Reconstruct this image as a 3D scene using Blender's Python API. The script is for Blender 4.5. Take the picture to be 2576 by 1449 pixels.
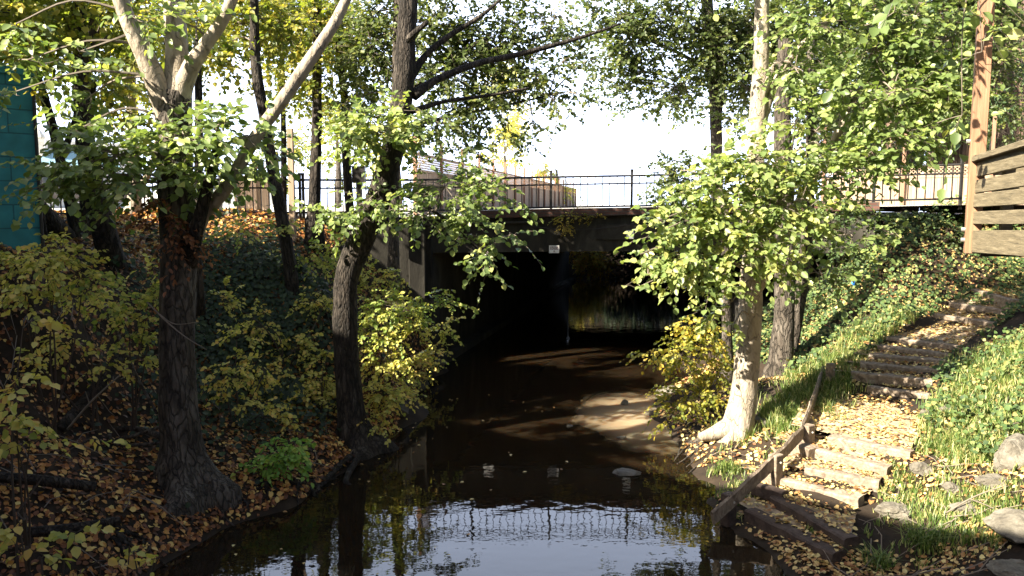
import bpy, bmesh, math, random
import numpy as np
from mathutils import Vector
random.seed(7); rng = np.random.default_rng(7)
S = bpy.context.scene; COL = S.collection
for o in list(bpy.data.objects): bpy.data.objects.remove(o)

# ------------------------------------------------------------------ camera
F, CX, CY, HOR, H = 2022.0, 1288.0, 724.5, 515.0, 4.8      # measured on a 2576 px wide view of the photograph
PITCH = math.atan((CY - HOR) / F); CP, SP = math.cos(PITCH), math.sin(PITCH)
cam = bpy.data.cameras.new('camera'); cam.sensor_width = 36; cam.lens = 36 * F / 2576
cam.clip_start = 0.05; cam.clip_end = 2000
co = bpy.data.objects.new('camera', cam); COL.objects.link(co)
co.location = (0, 0, H); co.rotation_euler = (math.pi / 2 - PITCH, 0, 0); S.camera = co

# ------------------------------------------------------------------ light
SUN_H = np.array([-0.842, -0.54]); SUN_H /= np.linalg.norm(SUN_H); EL = math.radians(36)
sv = Vector((SUN_H[0] * math.cos(EL), SUN_H[1] * math.cos(EL), math.sin(EL)))
w = bpy.data.worlds.new('World'); S.world = w; w.use_nodes = True
nt = w.node_tree; sky = nt.nodes.new('ShaderNodeTexSky'); sky.sky_type = 'NISHITA'; sky.sun_disc = False
sky.sun_elevation = EL; sky.sun_rotation = math.atan2(sv.x, sv.y); sky.air_density = 1.0; sky.dust_density = 3.0
bg = nt.nodes['Background']; bg.inputs[1].default_value = 0.05
tcw = nt.nodes.new('ShaderNodeTexCoord'); dt = nt.nodes.new('ShaderNodeVectorMath'); dt.operation = 'DOT_PRODUCT'; dt.inputs[1].default_value = (0.0, .95, .31)
nt.links.new(tcw.outputs['Generated'], dt.inputs[0]); cn_ = nt.nodes.new('ShaderNodeTexNoise'); cn_.inputs['Scale'].default_value = 3; cn_.inputs['Detail'].default_value = 6; nt.links.new(tcw.outputs['Generated'], cn_.inputs[0])
ad = nt.nodes.new('ShaderNodeMath'); ad.operation = 'MULTIPLY_ADD'; ad.inputs[1].default_value = .25; nt.links.new(cn_.outputs[0], ad.inputs[0]); nt.links.new(dt.outputs['Value'], ad.inputs[2])
mr = nt.nodes.new('ShaderNodeMapRange'); mr.interpolation_type = 'SMOOTHSTEP'; mr.inputs[1].default_value = .86; mr.inputs[2].default_value = 1.04; nt.links.new(ad.outputs[0], mr.inputs[0])
mxw = nt.nodes.new('ShaderNodeMix'); mxw.data_type = 'RGBA'; nt.links.new(mr.outputs[0], mxw.inputs[0]); nt.links.new(sky.outputs[0], mxw.inputs[6]); mxw.inputs[7].default_value = (11.5, 13.3, 17.5, 1)   # bright thin cloud ahead
nt.links.new(mxw.outputs[2], bg.inputs[0])
sl = bpy.data.lights.new('sun', 'SUN'); sl.energy = 5.0; sl.angle = math.radians(0.5); sl.color = (1.0, 0.90, 0.72)
so = bpy.data.objects.new('sun', sl); COL.objects.link(so); so.rotation_euler = sv.to_track_quat('Z', 'Y').to_euler()
so.location = (-20, -15, 30)
S.view_settings.view_transform = 'Standard'; S.view_settings.look = 'None'; S.view_settings.gamma = 1
S.view_settings.exposure = 2.3
S.cycles.max_bounces = 6; S.cycles.transparent_max_bounces = 4

# ------------------------------------------------------------------ helpers
def ray(px, py):
    dx = (px - CX) / F; dy = (py - CY) / F
    return np.array([dx, CP - dy * SP, -SP - dy * CP])
CAM = np.array([0, 0, H])
def P(px, py, Y): v = ray(px, py); return CAM + v * (Y / v[1])
def G(px, py, z): v = ray(px, py); return CAM + v * ((z - H) / v[2])
def nrm(a): return a / (np.linalg.norm(a, axis=-1, keepdims=True) + 1e-9)

def tag(o, label, cat, group=None, kind=None):
    if label: o['label'] = label
    if cat: o['category'] = cat
    if group: o['group'] = group
    if kind: o['kind'] = kind
    return o
def mesh(name, verts, faces, mat, parent=None, smooth=False, attr=None, origin=None):
    verts = np.asarray(verts, dtype=float).reshape(-1, 3)
    off = np.zeros(3)
    if parent is not None: off = np.array(parent.location)
    elif origin is not None: off = np.asarray(origin, float)
    v = verts - off
    me = bpy.data.meshes.new(name)
    if isinstance(faces, np.ndarray):
        n, k = faces.shape
        me.vertices.add(len(v)); me.vertices.foreach_set('co', v.astype(np.float32).ravel())
        me.loops.add(n * k); me.loops.foreach_set('vertex_index', faces.astype(np.int32).ravel())
        me.polygons.add(n); me.polygons.foreach_set('loop_start', np.arange(0, n * k, k, dtype=np.int32))
        me.update(calc_edges=True)
    else:
        me.from_pydata([tuple(x) for x in v], [], [tuple(int(i) for i in f) for f in faces]); me.update()
    if attr is not None:
        a = me.attributes.new('rnd', 'FLOAT', 'FACE'); a.data.foreach_set('value', np.asarray(attr, np.float32))
    if smooth: me.polygons.foreach_set('use_smooth', np.ones(len(me.polygons), bool))
    for m in (mat if isinstance(mat, (list, tuple)) else [mat]): me.materials.append(m)
    o = bpy.data.objects.new(name, me); COL.objects.link(o)
    if parent is not None: o.parent = parent
    else: o.location = off
    return o
def thing(name, loc, label, cat, group=None):
    o = bpy.data.objects.new(name, None); COL.objects.link(o); o.location = tuple(loc); o.empty_display_size = .2
    return tag(o, label, cat, group)
class MB:
    def __init__(s): s.v = []; s.f = []; s.n = 0
    def add(s, v, f):
        v = np.asarray(v, float).reshape(-1, 3); s.v.append(v); s.f += [[i + s.n for i in q] for q in f]; s.n += len(v)
    def tube(s, pts, rad, sides=6, cap=True):
        pts = np.asarray(pts, float); n = len(pts); rad = np.broadcast_to(np.asarray(rad, float), (n,))
        t = nrm(np.gradient(pts, axis=0)); ref = np.array([0.13, 0.97, 0.2]) if abs(t[:, 2]).mean() > .6 else np.array([0.05, 0.1, 1.0])
        a = nrm(np.cross(t, ref)); b = np.cross(t, a)
        th = np.linspace(0, 2 * math.pi, sides, endpoint=False)
        ring = pts[:, None, :] + rad[:, None, None] * (np.cos(th)[None, :, None] * a[:, None, :] + np.sin(th)[None, :, None] * b[:, None, :])
        f = []
        for i in range(n - 1):
            for j in range(sides):
                k = (j + 1) % sides; f.append([i * sides + j, i * sides + k, (i + 1) * sides + k, (i + 1) * sides + j])
        if cap: f.append(list(range(sides))[::-1]); f.append([(n - 1) * sides + j for j in range(sides)])
        s.add(ring.reshape(-1, 3), f)
    def box(s, c, sx, sy, sz, ux=(1, 0, 0), uy=(0, 1, 0), uz=(0, 0, 1)):
        c = np.asarray(c, float); ux, uy, uz = [np.asarray(q, float) for q in (ux, uy, uz)]
        v = [c + ux * sx * i / 2 + uy * sy * j / 2 + uz * sz * k / 2 for i in (-1, 1) for j in (-1, 1) for k in (-1, 1)]
        s.add(v, [[0, 1, 3, 2], [4, 6, 7, 5], [0, 4, 5, 1], [2, 3, 7, 6], [0, 2, 6, 4], [1, 5, 7, 3]])
    def bar(s, p0, p1, wd, ht, up=(0, 0, 1)):
        p0 = np.asarray(p0, float); p1 = np.asarray(p1, float); d = p1 - p0; L = np.linalg.norm(d); ux = d / L
        uy = nrm(np.cross(np.asarray(up, float), ux)); uz = np.cross(ux, uy); s.box((p0 + p1) / 2, L, wd, ht, ux, uy, uz)
    def build(s, name, mat, parent=None, smooth=False, origin=None):
        return mesh(name, np.concatenate(s.v), s.f, mat, parent, smooth, None, origin)
def spline(pts, sub=5):
    pts = np.asarray(pts, float); n = len(pts); q = np.vstack([2 * pts[0] - pts[1], pts, 2 * pts[-1] - pts[-2]]); out = []
    for i in range(n - 1):
        p0, p1, p2, p3 = q[i], q[i + 1], q[i + 2], q[i + 3]
        for t in np.linspace(0, 1, sub, endpoint=False):
            out.append(.5 * (2 * p1 + (p2 - p0) * t + (2 * p0 - 5 * p1 + 4 * p2 - p3) * t * t + (3 * p1 - p0 - 3 * p2 + p3) * t ** 3))
    out.append(pts[-1]); return np.array(out)
_h = rng.random((64, 64, 64))
def vnoise(p, sc=1.0):
    p = np.asarray(p, float) * sc; i = np.floor(p).astype(int); f = p - i; f = f * f * (3 - 2 * f); i &= 63; j = (i + 1) & 63
    def h(a, b, c): return _h[a, b, c]
    x0, y0, z0 = i[..., 0], i[..., 1], i[..., 2]; x1, y1, z1 = j[..., 0], j[..., 1], j[..., 2]; fx, fy, fz = f[..., 0], f[..., 1], f[..., 2]
    a = h(x0, y0, z0) * (1 - fx) + h(x1, y0, z0) * fx; b = h(x0, y1, z0) * (1 - fx) + h(x1, y1, z0) * fx
    c = h(x0, y0, z1) * (1 - fx) + h(x1, y0, z1) * fx; d = h(x0, y1, z1) * (1 - fx) + h(x1, y1, z1) * fx
    return ((a * (1 - fy) + b * fy) * (1 - fz) + (c * (1 - fy) + d * fy) * fz) * 2 - 1

# ------------------------------------------------------------------ materials
def newmat(name):
    m = bpy.data.materials.new(name); m.use_nodes = True; n = m.node_tree
    return m, n, n.nodes['Principled BSDF'], n.nodes.new, n.links.new
def ramp(n, cols):
    r = n.nodes.new('ShaderNodeValToRGB'); e = r.color_ramp.elements
    while len(e) < len(cols): e.new(0.5)
    for i, (p, c) in enumerate(cols): e[i].position = p; e[i].color = (*c, 1)
    return r
def mat_noise(name, cols, scale=5, detail=6, rough=.85, bump=.3, bscale=None, stretch=(1, 1, 1), spec=.3, dist=.02, distort=0.0):
    m, n, b, N, L = newmat(name)
    tc = N('ShaderNodeTexCoord'); mp = N('ShaderNodeMapping'); mp.inputs['Scale'].default_value = stretch
    L(tc.outputs['Object'], mp.inputs[0]); no = N('ShaderNodeTexNoise'); no.inputs['Scale'].default_value = scale
    no.inputs['Detail'].default_value = detail; no.inputs['Roughness'].default_value = .65; no.inputs['Distortion'].default_value = distort
    L(mp.outputs[0], no.inputs[0]); r = ramp(n, cols); L(no.outputs[0], r.inputs[0]); L(r.outputs[0], b.inputs['Base Color'])
    b.inputs['Roughness'].default_value = rough; b.inputs['Specular IOR Level'].default_value = spec
    if bump:
        n2 = N('ShaderNodeTexNoise'); n2.inputs['Scale'].default_value = bscale or scale * 3; n2.inputs['Detail'].default_value = 8
        L(mp.outputs[0], n2.inputs[0]); bp = N('ShaderNodeBump'); bp.inputs['Strength'].default_value = bump; bp.inputs['Distance'].default_value = dist
        L(n2.outputs[0], bp.inputs['Height']); L(bp.outputs[0], b.inputs['Normal'])
    return m
def mat_leaf(name, cols, rough=.42, trans=.35, tcol=1.6):
    m, n, b, N, L = newmat(name)
    at = N('ShaderNodeAttribute'); at.attribute_name = 'rnd'; r = ramp(n, cols); L(at.outputs['Fac'], r.inputs[0])
    L(r.outputs[0], b.inputs['Base Color']); b.inputs['Roughness'].default_value = rough; b.inputs['Specular IOR Level'].default_value = .45
    t = N('ShaderNodeBsdfTranslucent'); mx = N('ShaderNodeMix'); mx.data_type = 'RGBA'; mx.blend_type = 'MULTIPLY'; mx.inputs[0].default_value = 1
    mx.inputs[7].default_value = (tcol * 1.1, tcol * 1.15, tcol * .6, 1); L(r.outputs[0], mx.inputs[6]); L(mx.outputs[2], t.inputs[0])
    ms = N('ShaderNodeMixShader'); ms.inputs[0].default_value = trans
    L(b.outputs[0], ms.inputs[1]); L(t.outputs[0], ms.inputs[2]); L(ms.outputs[0], n.nodes['Material Output'].inputs[0])
    return m
def mat_plain(name, col, rough=.5, metal=0, spec=.5):
    m, n, b, N, L = newmat(name)
    no = N('ShaderNodeTexNoise'); no.inputs['Scale'].default_value = 9; no.inputs['Detail'].default_value = 5
    tc = N('ShaderNodeTexCoord'); L(tc.outputs['Object'], no.inputs[0])
    r = ramp(n, [(.3, tuple(c * .8 for c in col)), (.7, tuple(min(1, c * 1.1) for c in col))]); L(no.outputs[0], r.inputs[0]); L(r.outputs[0], b.inputs[0])
    b.inputs['Roughness'].default_value = rough; b.inputs['Metallic'].default_value = metal; b.inputs['Specular IOR Level'].default_value = spec
    return m
def add_cracks(m, scale, stretch, width, dark):
    n = m.node_tree; b = n.nodes['Principled BSDF']; N, L = n.nodes.new, n.links.new; tc = N('ShaderNodeTexCoord'); mp = N('ShaderNodeMapping'); mp.inputs['Scale'].default_value = stretch; L(tc.outputs['Object'], mp.inputs[0])
    no = N('ShaderNodeTexNoise'); no.inputs['Scale'].default_value = 5; no.inputs['Detail'].default_value = 4; L(mp.outputs[0], no.inputs[0]); ad = N('ShaderNodeMix'); ad.data_type = 'RGBA'; ad.inputs[0].default_value = .25; L(mp.outputs[0], ad.inputs[6]); L(no.outputs['Color'], ad.inputs[7])
    vo = N('ShaderNodeTexVoronoi'); vo.feature = 'DISTANCE_TO_EDGE'; vo.inputs['Scale'].default_value = scale; L(ad.outputs[2], vo.inputs['Vector'])
    mr = N('ShaderNodeMapRange'); mr.inputs[1].default_value = 0; mr.inputs[2].default_value = width; L(vo.outputs['Distance'], mr.inputs[0]); src = b.inputs['Base Color'].links[0].from_socket
    mx = N('ShaderNodeMix'); mx.data_type = 'RGBA'; L(mr.outputs[0], mx.inputs[0]); dk = N('ShaderNodeMix'); dk.data_type = 'RGBA'; dk.blend_type = 'MULTIPLY'; dk.inputs[0].default_value = 1; dk.inputs[7].default_value = (dark, dark, dark, 1); L(src, dk.inputs[6])
    L(dk.outputs[2], mx.inputs[6]); L(src, mx.inputs[7]); L(mx.outputs[2], b.inputs['Base Color'])
    bp = N('ShaderNodeBump'); bp.inputs['Strength'].default_value = .9; bp.inputs['Distance'].default_value = .03; L(mr.outputs[0], bp.inputs['Height']); L(b.inputs['Normal'].links[0].from_socket, bp.inputs['Normal']); L(bp.outputs[0], b.inputs['Normal'])
M = {}
M['soil'] = mat_noise('soil', [(.3, (.010, .007, .005)), (.55, (.027, .018, .011)), (.75, (.05, .034, .021))], 2.2, 8, .95, .7, 14)
M['street'] = mat_noise('street_surface', [(.3, (.42, .40, .37)), (.7, (.55, .53, .49))], .8, 5, .9, .1)
M['path'] = mat_noise('path_dirt', [(.3, (.17, .12, .08)), (.5, (.30, .23, .155)), (.75, (.42, .34, .24))], 3, 8, .95, .5, 22)
M['barkpale'] = mat_noise('bark_pale', [(.28, (.10, .08, .06)), (.42, (.26, .22, .17)), (.7, (.40, .35, .28))], 4.5, 7, .85, .5, 16, (1, 1, .45), dist=.07, distort=.6)
M['barkdark'] = mat_noise('bark_dark', [(.3, (.012, .01, .008)), (.5, (.038, .03, .024)), (.72, (.10, .085, .07))], 6, 8, .9, .8, 20, (1, 1, .3), dist=.09)
M['barkmid'] = mat_noise('bark_mid', [(.3, (.022, .018, .014)), (.5, (.075, .062, .05)), (.72, (.17, .15, .125))], 5, 8, .9, .7, 18, (1, 1, .35), dist=.07)
M['redwood'] = mat_noise('bark_redwood', [(.3, (.05, .03, .022)), (.5, (.13, .085, .062)), (.7, (.25, .18, .14))], 9, 8, .95, 1, 16, (1, 1, .12), dist=.06)
add_cracks(M['barkdark'], 16, (1, 1, .22), .16, .35); add_cracks(M['barkmid'], 13, (1, 1, .3), .13, .45); add_cracks(M['redwood'], 9, (1, 1, .07), .2, .3); add_cracks(M['barkpale'], 5, (1, 1, .5), .015, .65)
M['twig'] = mat_plain('twig', (.17, .14, .11), .8)
M['twigdark'] = mat_plain('twig_dark', (.055, .04, .03), .85)
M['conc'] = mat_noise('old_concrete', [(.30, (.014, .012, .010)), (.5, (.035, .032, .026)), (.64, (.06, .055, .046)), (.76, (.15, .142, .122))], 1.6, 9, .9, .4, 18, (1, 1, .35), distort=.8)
M['brick'] = None
M['iron'] = mat_plain('black_iron', (.022, .02, .019), .5, 0, .4)
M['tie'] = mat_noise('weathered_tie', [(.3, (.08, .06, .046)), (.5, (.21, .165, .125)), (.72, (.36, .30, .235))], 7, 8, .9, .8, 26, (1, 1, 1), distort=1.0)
M['tiedark'] = mat_noise('dark_tie', [(.3, (.03, .021, .018)), (.5, (.06, .042, .035)), (.72, (.10, .075, .062))], 7, 8, .8, .7, 26)  # darker brown variant of the tie wood
M['lumber'] = mat_noise('brown_lumber', [(.3, (.16, .085, .048)), (.5, (.235, .13, .075)), (.7, (.31, .185, .11))], 6, 7, .7, .25, 24, (6, 6, .25), distort=.4)
M['greylumber'] = mat_noise('grey_lumber', [(.3, (.07, .058, .036)), (.5, (.14, .115, .072)), (.7, (.22, .185, .12))], 6, 8, .85, .35, 26, (.3, .6, 8), distort=.6)
M['fencewood'] = mat_noise('fence_wood', [(.3, (.20, .135, .095)), (.5, (.31, .225, .16)), (.7, (.42, .32, .235))], 5, 6, .85, .2, 20, (6, 6, .2))
M['fencered'] = mat_noise('fence_post', [(.3, (.16, .085, .055)), (.6, (.26, .15, .10))], 5, 6, .8, .2, 20, (6, 6, .2))
M['rock'] = mat_noise('rock', [(.3, (.06, .052, .042)), (.5, (.13, .118, .095)), (.72, (.22, .20, .17))], 5, 9, .9, .9, 18)
M['rockdark'] = mat_noise('wet_rock', [(.3, (.03, .027, .022)), (.6, (.085, .075, .06))], 5, 8, .6, .6, 18)
M['white'] = mat_plain('white_paint', (.8, .8, .78), .5)
M['signface'] = mat_plain('sign_face', (.74, .75, .74), .4)
M['signdark'] = mat_plain('sign_border', (.02, .02, .03), .4)
M['signink'] = mat_plain('sign_ink', (.16, .075, .09), .5)
M['galv'] = mat_plain('galvanised_steel', (.55, .55, .53), .35, .7)
M['blue'] = mat_plain('blue_plastic', (.02, .16, .55), .35)
M['stucco'] = mat_noise('stucco', [(.3, (.38, .33, .27)), (.7, (.5, .45, .38))], 3, 6, .9, .2)
M['palewall'] = mat_noise('pale_wall', [(.3, (.6, .62, .64)), (.7, (.74, .76, .78))], 1, 5, .8, .05)
M['awning'] = mat_plain('blue_awning', (.26, .44, .52), .7)
M['glass'] = mat_plain('window_glass', (.05, .07, .09), .06, 0, .8)
M['silver'] = mat_plain('silver_car_paint', (.5, .53, .56), .25, .4)
M['rubber'] = mat_plain('rubber', (.02, .02, .02), .8)
M['redpaint'] = mat_plain('red_paint', (.5, .05, .03), .5)
def mk_block():
    m, n, b, N, L = newmat('teal_block')
    tc = N('ShaderNodeTexCoord'); mp = N('ShaderNodeMapping'); mp.inputs['Rotation'].default_value = (math.pi / 2, 0, 0)
    L(tc.outputs['Object'], mp.inputs[0]); br = N('ShaderNodeTexBrick'); br.inputs['Scale'].default_value = 1
    br.inputs['Brick Width'].default_value = .8; br.inputs['Row Height'].default_value = .4; br.inputs['Mortar Size'].default_value = .012; br.inputs['Mortar Smooth'].default_value = .3
    br.inputs['Color1'].default_value = (.024, .19, .205, 1); br.inputs['Color2'].default_value = (.027, .20, .215, 1); br.inputs['Mortar'].default_value = (.012, .10, .115, 1)
    L(mp.outputs[0], br.inputs[0]); no = N('ShaderNodeTexNoise'); no.inputs['Scale'].default_value = 4; no.inputs['Detail'].default_value = 8; L(tc.outputs['Object'], no.inputs[0])
    rr = ramp(n, [(.3, (.72, .72, .72)), (.7, (1.1, 1.1, 1.1))]); L(no.outputs[0], rr.inputs[0])
    mx = N('ShaderNodeMix'); mx.data_type = 'RGBA'; mx.blend_type = 'MULTIPLY'; mx.inputs[0].default_value = 1; L(br.outputs[0], mx.inputs[6]); L(rr.outputs[0], mx.inputs[7])
    L(mx.outputs[2], b.inputs[0]); b.inputs['Roughness'].default_value = .75
    bp = N('ShaderNodeBump'); bp.inputs['Strength'].default_value = .6; bp.inputs['Distance'].default_value = .02; bp.invert = True; L(br.outputs['Fac'], bp.inputs['Height']); L(bp.outputs[0], b.inputs['Normal'])
    return m
M['teal'] = mk_block()
def mk_brick():
    m, n, b, N, L = newmat('brick_course')
    tc = N('ShaderNodeTexCoord'); mp = N('ShaderNodeMapping'); mp.inputs['Rotation'].default_value = (math.pi / 2, 0, 0); L(tc.outputs['Object'], mp.inputs[0])
    br = N('ShaderNodeTexBrick'); br.inputs['Scale'].default_value = 1; br.inputs['Brick Width'].default_value = .22; br.inputs['Row Height'].default_value = .09; br.inputs['Mortar Size'].default_value = .012
    br.inputs['Color1'].default_value = (.07, .03, .022, 1); br.inputs['Color2'].default_value = (.11, .05, .036, 1); br.inputs['Mortar'].default_value = (.05, .045, .04, 1)
    L(mp.outputs[0], br.inputs[0]); L(br.outputs[0], b.inputs[0]); b.inputs['Roughness'].default_value = .9
    return m
M['brick'] = mk_brick()
def mk_water():
    m, n, b, N, L = newmat('creek_water')
    b.inputs['Roughness'].default_value = .015; b.inputs['IOR'].default_value = 1.33
    b.inputs['Specular IOR Level'].default_value = .5
    b.subsurface_method = 'BURLEY' if hasattr(b, 'subsurface_method') else None
    b.inputs['Subsurface Weight'].default_value = 1.0; b.inputs['Subsurface Radius'].default_value = (1.0, .55, .25); b.inputs['Subsurface Scale'].default_value = .35
    tc = N('ShaderNodeTexCoord'); mp = N('ShaderNodeMapping'); mp.inputs['Scale'].default_value = (1, 1.6, 1); L(tc.outputs['Object'], mp.inputs[0])
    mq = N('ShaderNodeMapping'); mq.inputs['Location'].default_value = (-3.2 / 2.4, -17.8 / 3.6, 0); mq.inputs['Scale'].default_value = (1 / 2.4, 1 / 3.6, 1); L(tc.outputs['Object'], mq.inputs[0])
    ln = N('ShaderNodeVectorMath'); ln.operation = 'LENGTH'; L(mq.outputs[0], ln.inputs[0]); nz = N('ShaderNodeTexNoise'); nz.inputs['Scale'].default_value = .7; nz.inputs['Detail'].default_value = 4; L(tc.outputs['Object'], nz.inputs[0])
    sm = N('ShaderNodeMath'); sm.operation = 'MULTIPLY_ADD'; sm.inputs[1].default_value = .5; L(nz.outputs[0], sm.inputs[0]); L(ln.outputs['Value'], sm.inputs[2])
    rw = ramp(n, [(.55, (.34, .25, .155)), (1.0, (.014, .009, .005))]); L(sm.outputs[0], rw.inputs[0]); L(rw.outputs[0], b.inputs['Base Color'])   # pale silt colour that paints in the sunlit patches by the right bank
    n1 = N('ShaderNodeTexNoise'); n1.inputs['Scale'].default_value = 2.2; n1.inputs['Detail'].default_value = 3; L(mp.outputs[0], n1.inputs[0])
    bp = N('ShaderNodeBump'); bp.inputs['Strength'].default_value = .10; bp.inputs['Distance'].default_value = .03; L(n1.outputs[0], bp.inputs['Height']); L(bp.outputs[0], b.inputs['Normal'])
    return m
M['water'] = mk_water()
GR = [(.0, (.03, .065, .014)), (.5, (.075, .13, .024)), (.85, (.13, .19, .035)), (1., (.30, .27, .05))]
M['lf_green'] = mat_leaf('leaf_green', [(.0, (.06, .10, .03)), (.5, (.15, .205, .065)), (.85, (.25, .30, .095)), (1., (.34, .34, .11))])
M['lf_canopy'] = mat_leaf('leaf_canopy', [(.0, (.035, .055, .018)), (.6, (.085, .115, .035)), (1., (.18, .19, .05))], .5, .4)
M['lf_yg'] = mat_leaf('leaf_yellow_green', [(.0, (.07, .11, .02)), (.5, (.17, .19, .03)), (.85, (.32, .28, .045)), (1., (.45, .33, .05))], .5, .45)
M['lf_yellow'] = mat_leaf('leaf_yellow', [(.0, (.17, .25, .055)), (.4, (.42, .42, .10)), (.8, (.64, .55, .15)), (1., (.66, .45, .12))], .5, .4, 1.2)
M['lf_bright'] = mat_leaf('leaf_bright_green', [(.0, (.14, .30, .05)), (.6, (.26, .42, .08)), (1., (.45, .48, .09))], .5, .4, 1.2)
M['lf_brown'] = mat_leaf('leaf_brown', [(.0, (.09, .035, .016)), (.6, (.20, .075, .03)), (1., (.32, .14, .05))], .6, .3, 1)
M['lf_litter'] = mat_leaf('leaf_litter', [(.0, (.06, .024, .01)), (.3, (.21, .072, .02)), (.55, (.40, .165, .04)), (.8, (.55, .31, .08)), (1., (.66, .50, .16))], .55, .12, 1)
M['lf_path'] = mat_leaf('path_litter', [(.0, (.20, .08, .03)), (.25, (.38, .21, .08)), (.6, (.56, .41, .16)), (1., (.66, .56, .25))], .55, .12, 1)
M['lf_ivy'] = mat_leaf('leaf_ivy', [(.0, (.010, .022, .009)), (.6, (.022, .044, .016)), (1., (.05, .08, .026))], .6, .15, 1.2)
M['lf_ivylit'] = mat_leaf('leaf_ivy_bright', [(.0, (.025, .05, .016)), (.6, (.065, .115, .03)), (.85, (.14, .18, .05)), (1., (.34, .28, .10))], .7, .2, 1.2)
M['lf_conifer'] = mat_leaf('needles', [(.0, (.02, .04, .018)), (.6, (.045, .085, .03)), (1., (.09, .13, .05))], .5, .2, 1.2)
M['grass'] = mat_leaf('grass_blades', [(.0, (.05, .095, .02)), (.4, (.12, .19, .04)), (.7, (.26, .30, .09)), (1., (.52, .45, .23))], .5, .35, 1.2)

# ------------------------------------------------------------------ terrain
TIM = [  # px ends of each step timber, height of its top
    ((1890, 1279), (2102, 1383), .25), ((1954, 1244), (2137, 1349), .38), ((1912, 1185), (2157, 1248), .52), ((2032, 1175), (2203, 1205), .64),
    ((1989, 1109), (2230, 1171), .76), ((2091, 1095), (2286, 1133), .90), ((2189, 970), (2335, 991), 1.25), ((2147, 934), (2338, 955), 1.44),
    ((2168, 910), (2362, 927), 1.55), ((2189, 889), (2376, 904), 1.645), ((2213, 868), (2390, 889), 1.74), ((2237, 847), (2411, 868), 1.85),
    ((2355, 788), (2505, 809), 2.25), ((2397, 760), (2536, 778), 2.46), ((2456, 726), (2557, 753), 2.74)]
TL = [(G(*a, z), G(*b, z), z) for a, b, z in TIM]
LEp = [(380, 1449), (560, 1335), (760, 1262), (880, 1172), (1000, 1082), (1045, 1010), (1072, 955), (1088, 912)]
REp = [(1950, 1449), (1830, 1330), (1780, 1260), (1740, 1190), (1710, 1130), (1650, 1050), (1640, 1000), (1740, 935)]
LE = [G(a, b, 0) for a, b in LEp]; RE = [G(a, b, 0) for a, b in REp]
ctrl = []
for e in LE: ctrl += [(e[0], e[1], .0), (e[0] + .45, e[1] + .1, -.35), (e[0] - .35, e[1] - .05, .32)]
for e in RE: ctrl += [(e[0], e[1], .0), (e[0] - .6, e[1], -.3), (e[0] + .4, e[1] + .05, .14)]
for Y in (3, 6, 8.5): ctrl += [(-5.4, Y, 0), (-4.9, Y, -.35), (-5.8, Y, .35), (3.7, Y, 0), (3.2, Y, -.3), (4.2, Y, .15)]
for Y in (3, 7, 10, 13, 16, 19, 22, 24.3): ctrl += [(-.8 if Y < 17 else .6, Y, -.6), (1.4, Y, -.6)]
for px, py, Y in [(470, 1215, 12), (200, 1300, 10), (100, 1449, 9), (300, 1100, 12.5), (100, 1000, 12), (600, 1000, 15.5), (750, 1050, 15.5), (300, 900, 14), (600, 800, 17),
                  (750, 700, 18.5), (900, 800, 18), (300, 650, 16), (150, 610, 16), (300, 565, 18.5), (500, 565, 20), (700, 565, 21.5), (850, 590, 22), (1000, 720, 22.8), (950, 900, 20),
                  (1850, 1095, 15.2), (1960, 935, 18.3), (1900, 1195, 13.8), (2000, 850, 20), (2030, 795, 22), (2200, 700, 20.5), (2300, 600, 21), (2400, 560, 21), (2250, 780, 19),
                  (2450, 640, 20.8), (2576, 700, 20.2), (2450, 950, 14.5), (2550, 850, 15.5), (2576, 1000, 13), (2400, 1100, 13), (2576, 1150, 11.5), (2300, 1250, 11.5), (2500, 1300, 10), (2300, 1449, 10), (2576, 1449, 9),
                  (2050, 960, 16.2), (1960, 1080, 14.8), (100, 645, 13.9), (40, 665, 13.1), (0, 680, 12.5), (100, 740, 13.0), (40, 800, 12.2)]:
    ctrl.append(tuple(P(px, py, Y)))
ctrl += [(-14, 10, 3.7), (-14, 3, 3.4), (-8.5, 4, 1.3), (-20, 20, 4.4), (-12, 23.9, 4.4), (-6, 23.9, 4.35), (-26, -6, 4), (-26, 10, 4.4), (-26, 24, 4.5), (-10, -6, 2), (-10, 16.5, 4.0),
         (9, 9, 1.9), (14, 12, 3.5), (16, 17, 4.1), (20, 22, 4.6), (13.5, 23.9, 4.65), (9, 3, 1.6), (15, 3, 3.5), (26, -6, 4), (26, 10, 4.4), (26, 24, 4.7), (8.5, 24, 2.0), (6.5, 24, 1.0), (5, 24, .1), (9, -6, 1.6)]
for a, b, z in TL:
    for t in (.0, .5, 1.0): q = a + (b - a) * t; ctrl.append((q[0], q[1], z - .11))
C = np.array(ctrl); n = len(C)
D = np.linalg.norm(C[:, None, :2] - C[None, :, :2], axis=2); A = np.zeros((n + 3, n + 3)); A[:n, :n] = D - np.eye(n) * .02
A[:n, n] = 1; A[:n, n + 1:] = C[:, :2]; A[n:, :n] = A[:n, n:].T
W = np.linalg.lstsq(A, np.concatenate([C[:, 2], np.zeros(3)]), rcond=None)[0]
def hz(X, Y, noise=True):
    X = np.asarray(X, float); Y = np.asarray(Y, float); sh = X.shape; q = np.stack([X.ravel(), Y.ravel()], 1); out = np.zeros(len(q))
    for i in range(0, len(q), 20000):
        s = q[i:i + 20000]; d = np.linalg.norm(s[:, None, :] - C[None, :, :2], axis=2); out[i:i + 20000] = d @ W[:n] + W[n] + s @ W[n + 1:]
    if noise:
        q3 = np.concatenate([q, np.zeros((len(q), 1))], 1); out += .07 * vnoise(q3, 1.3) + .035 * vnoise(q3 + 9, 3.7)
    return out.reshape(sh)
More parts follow.
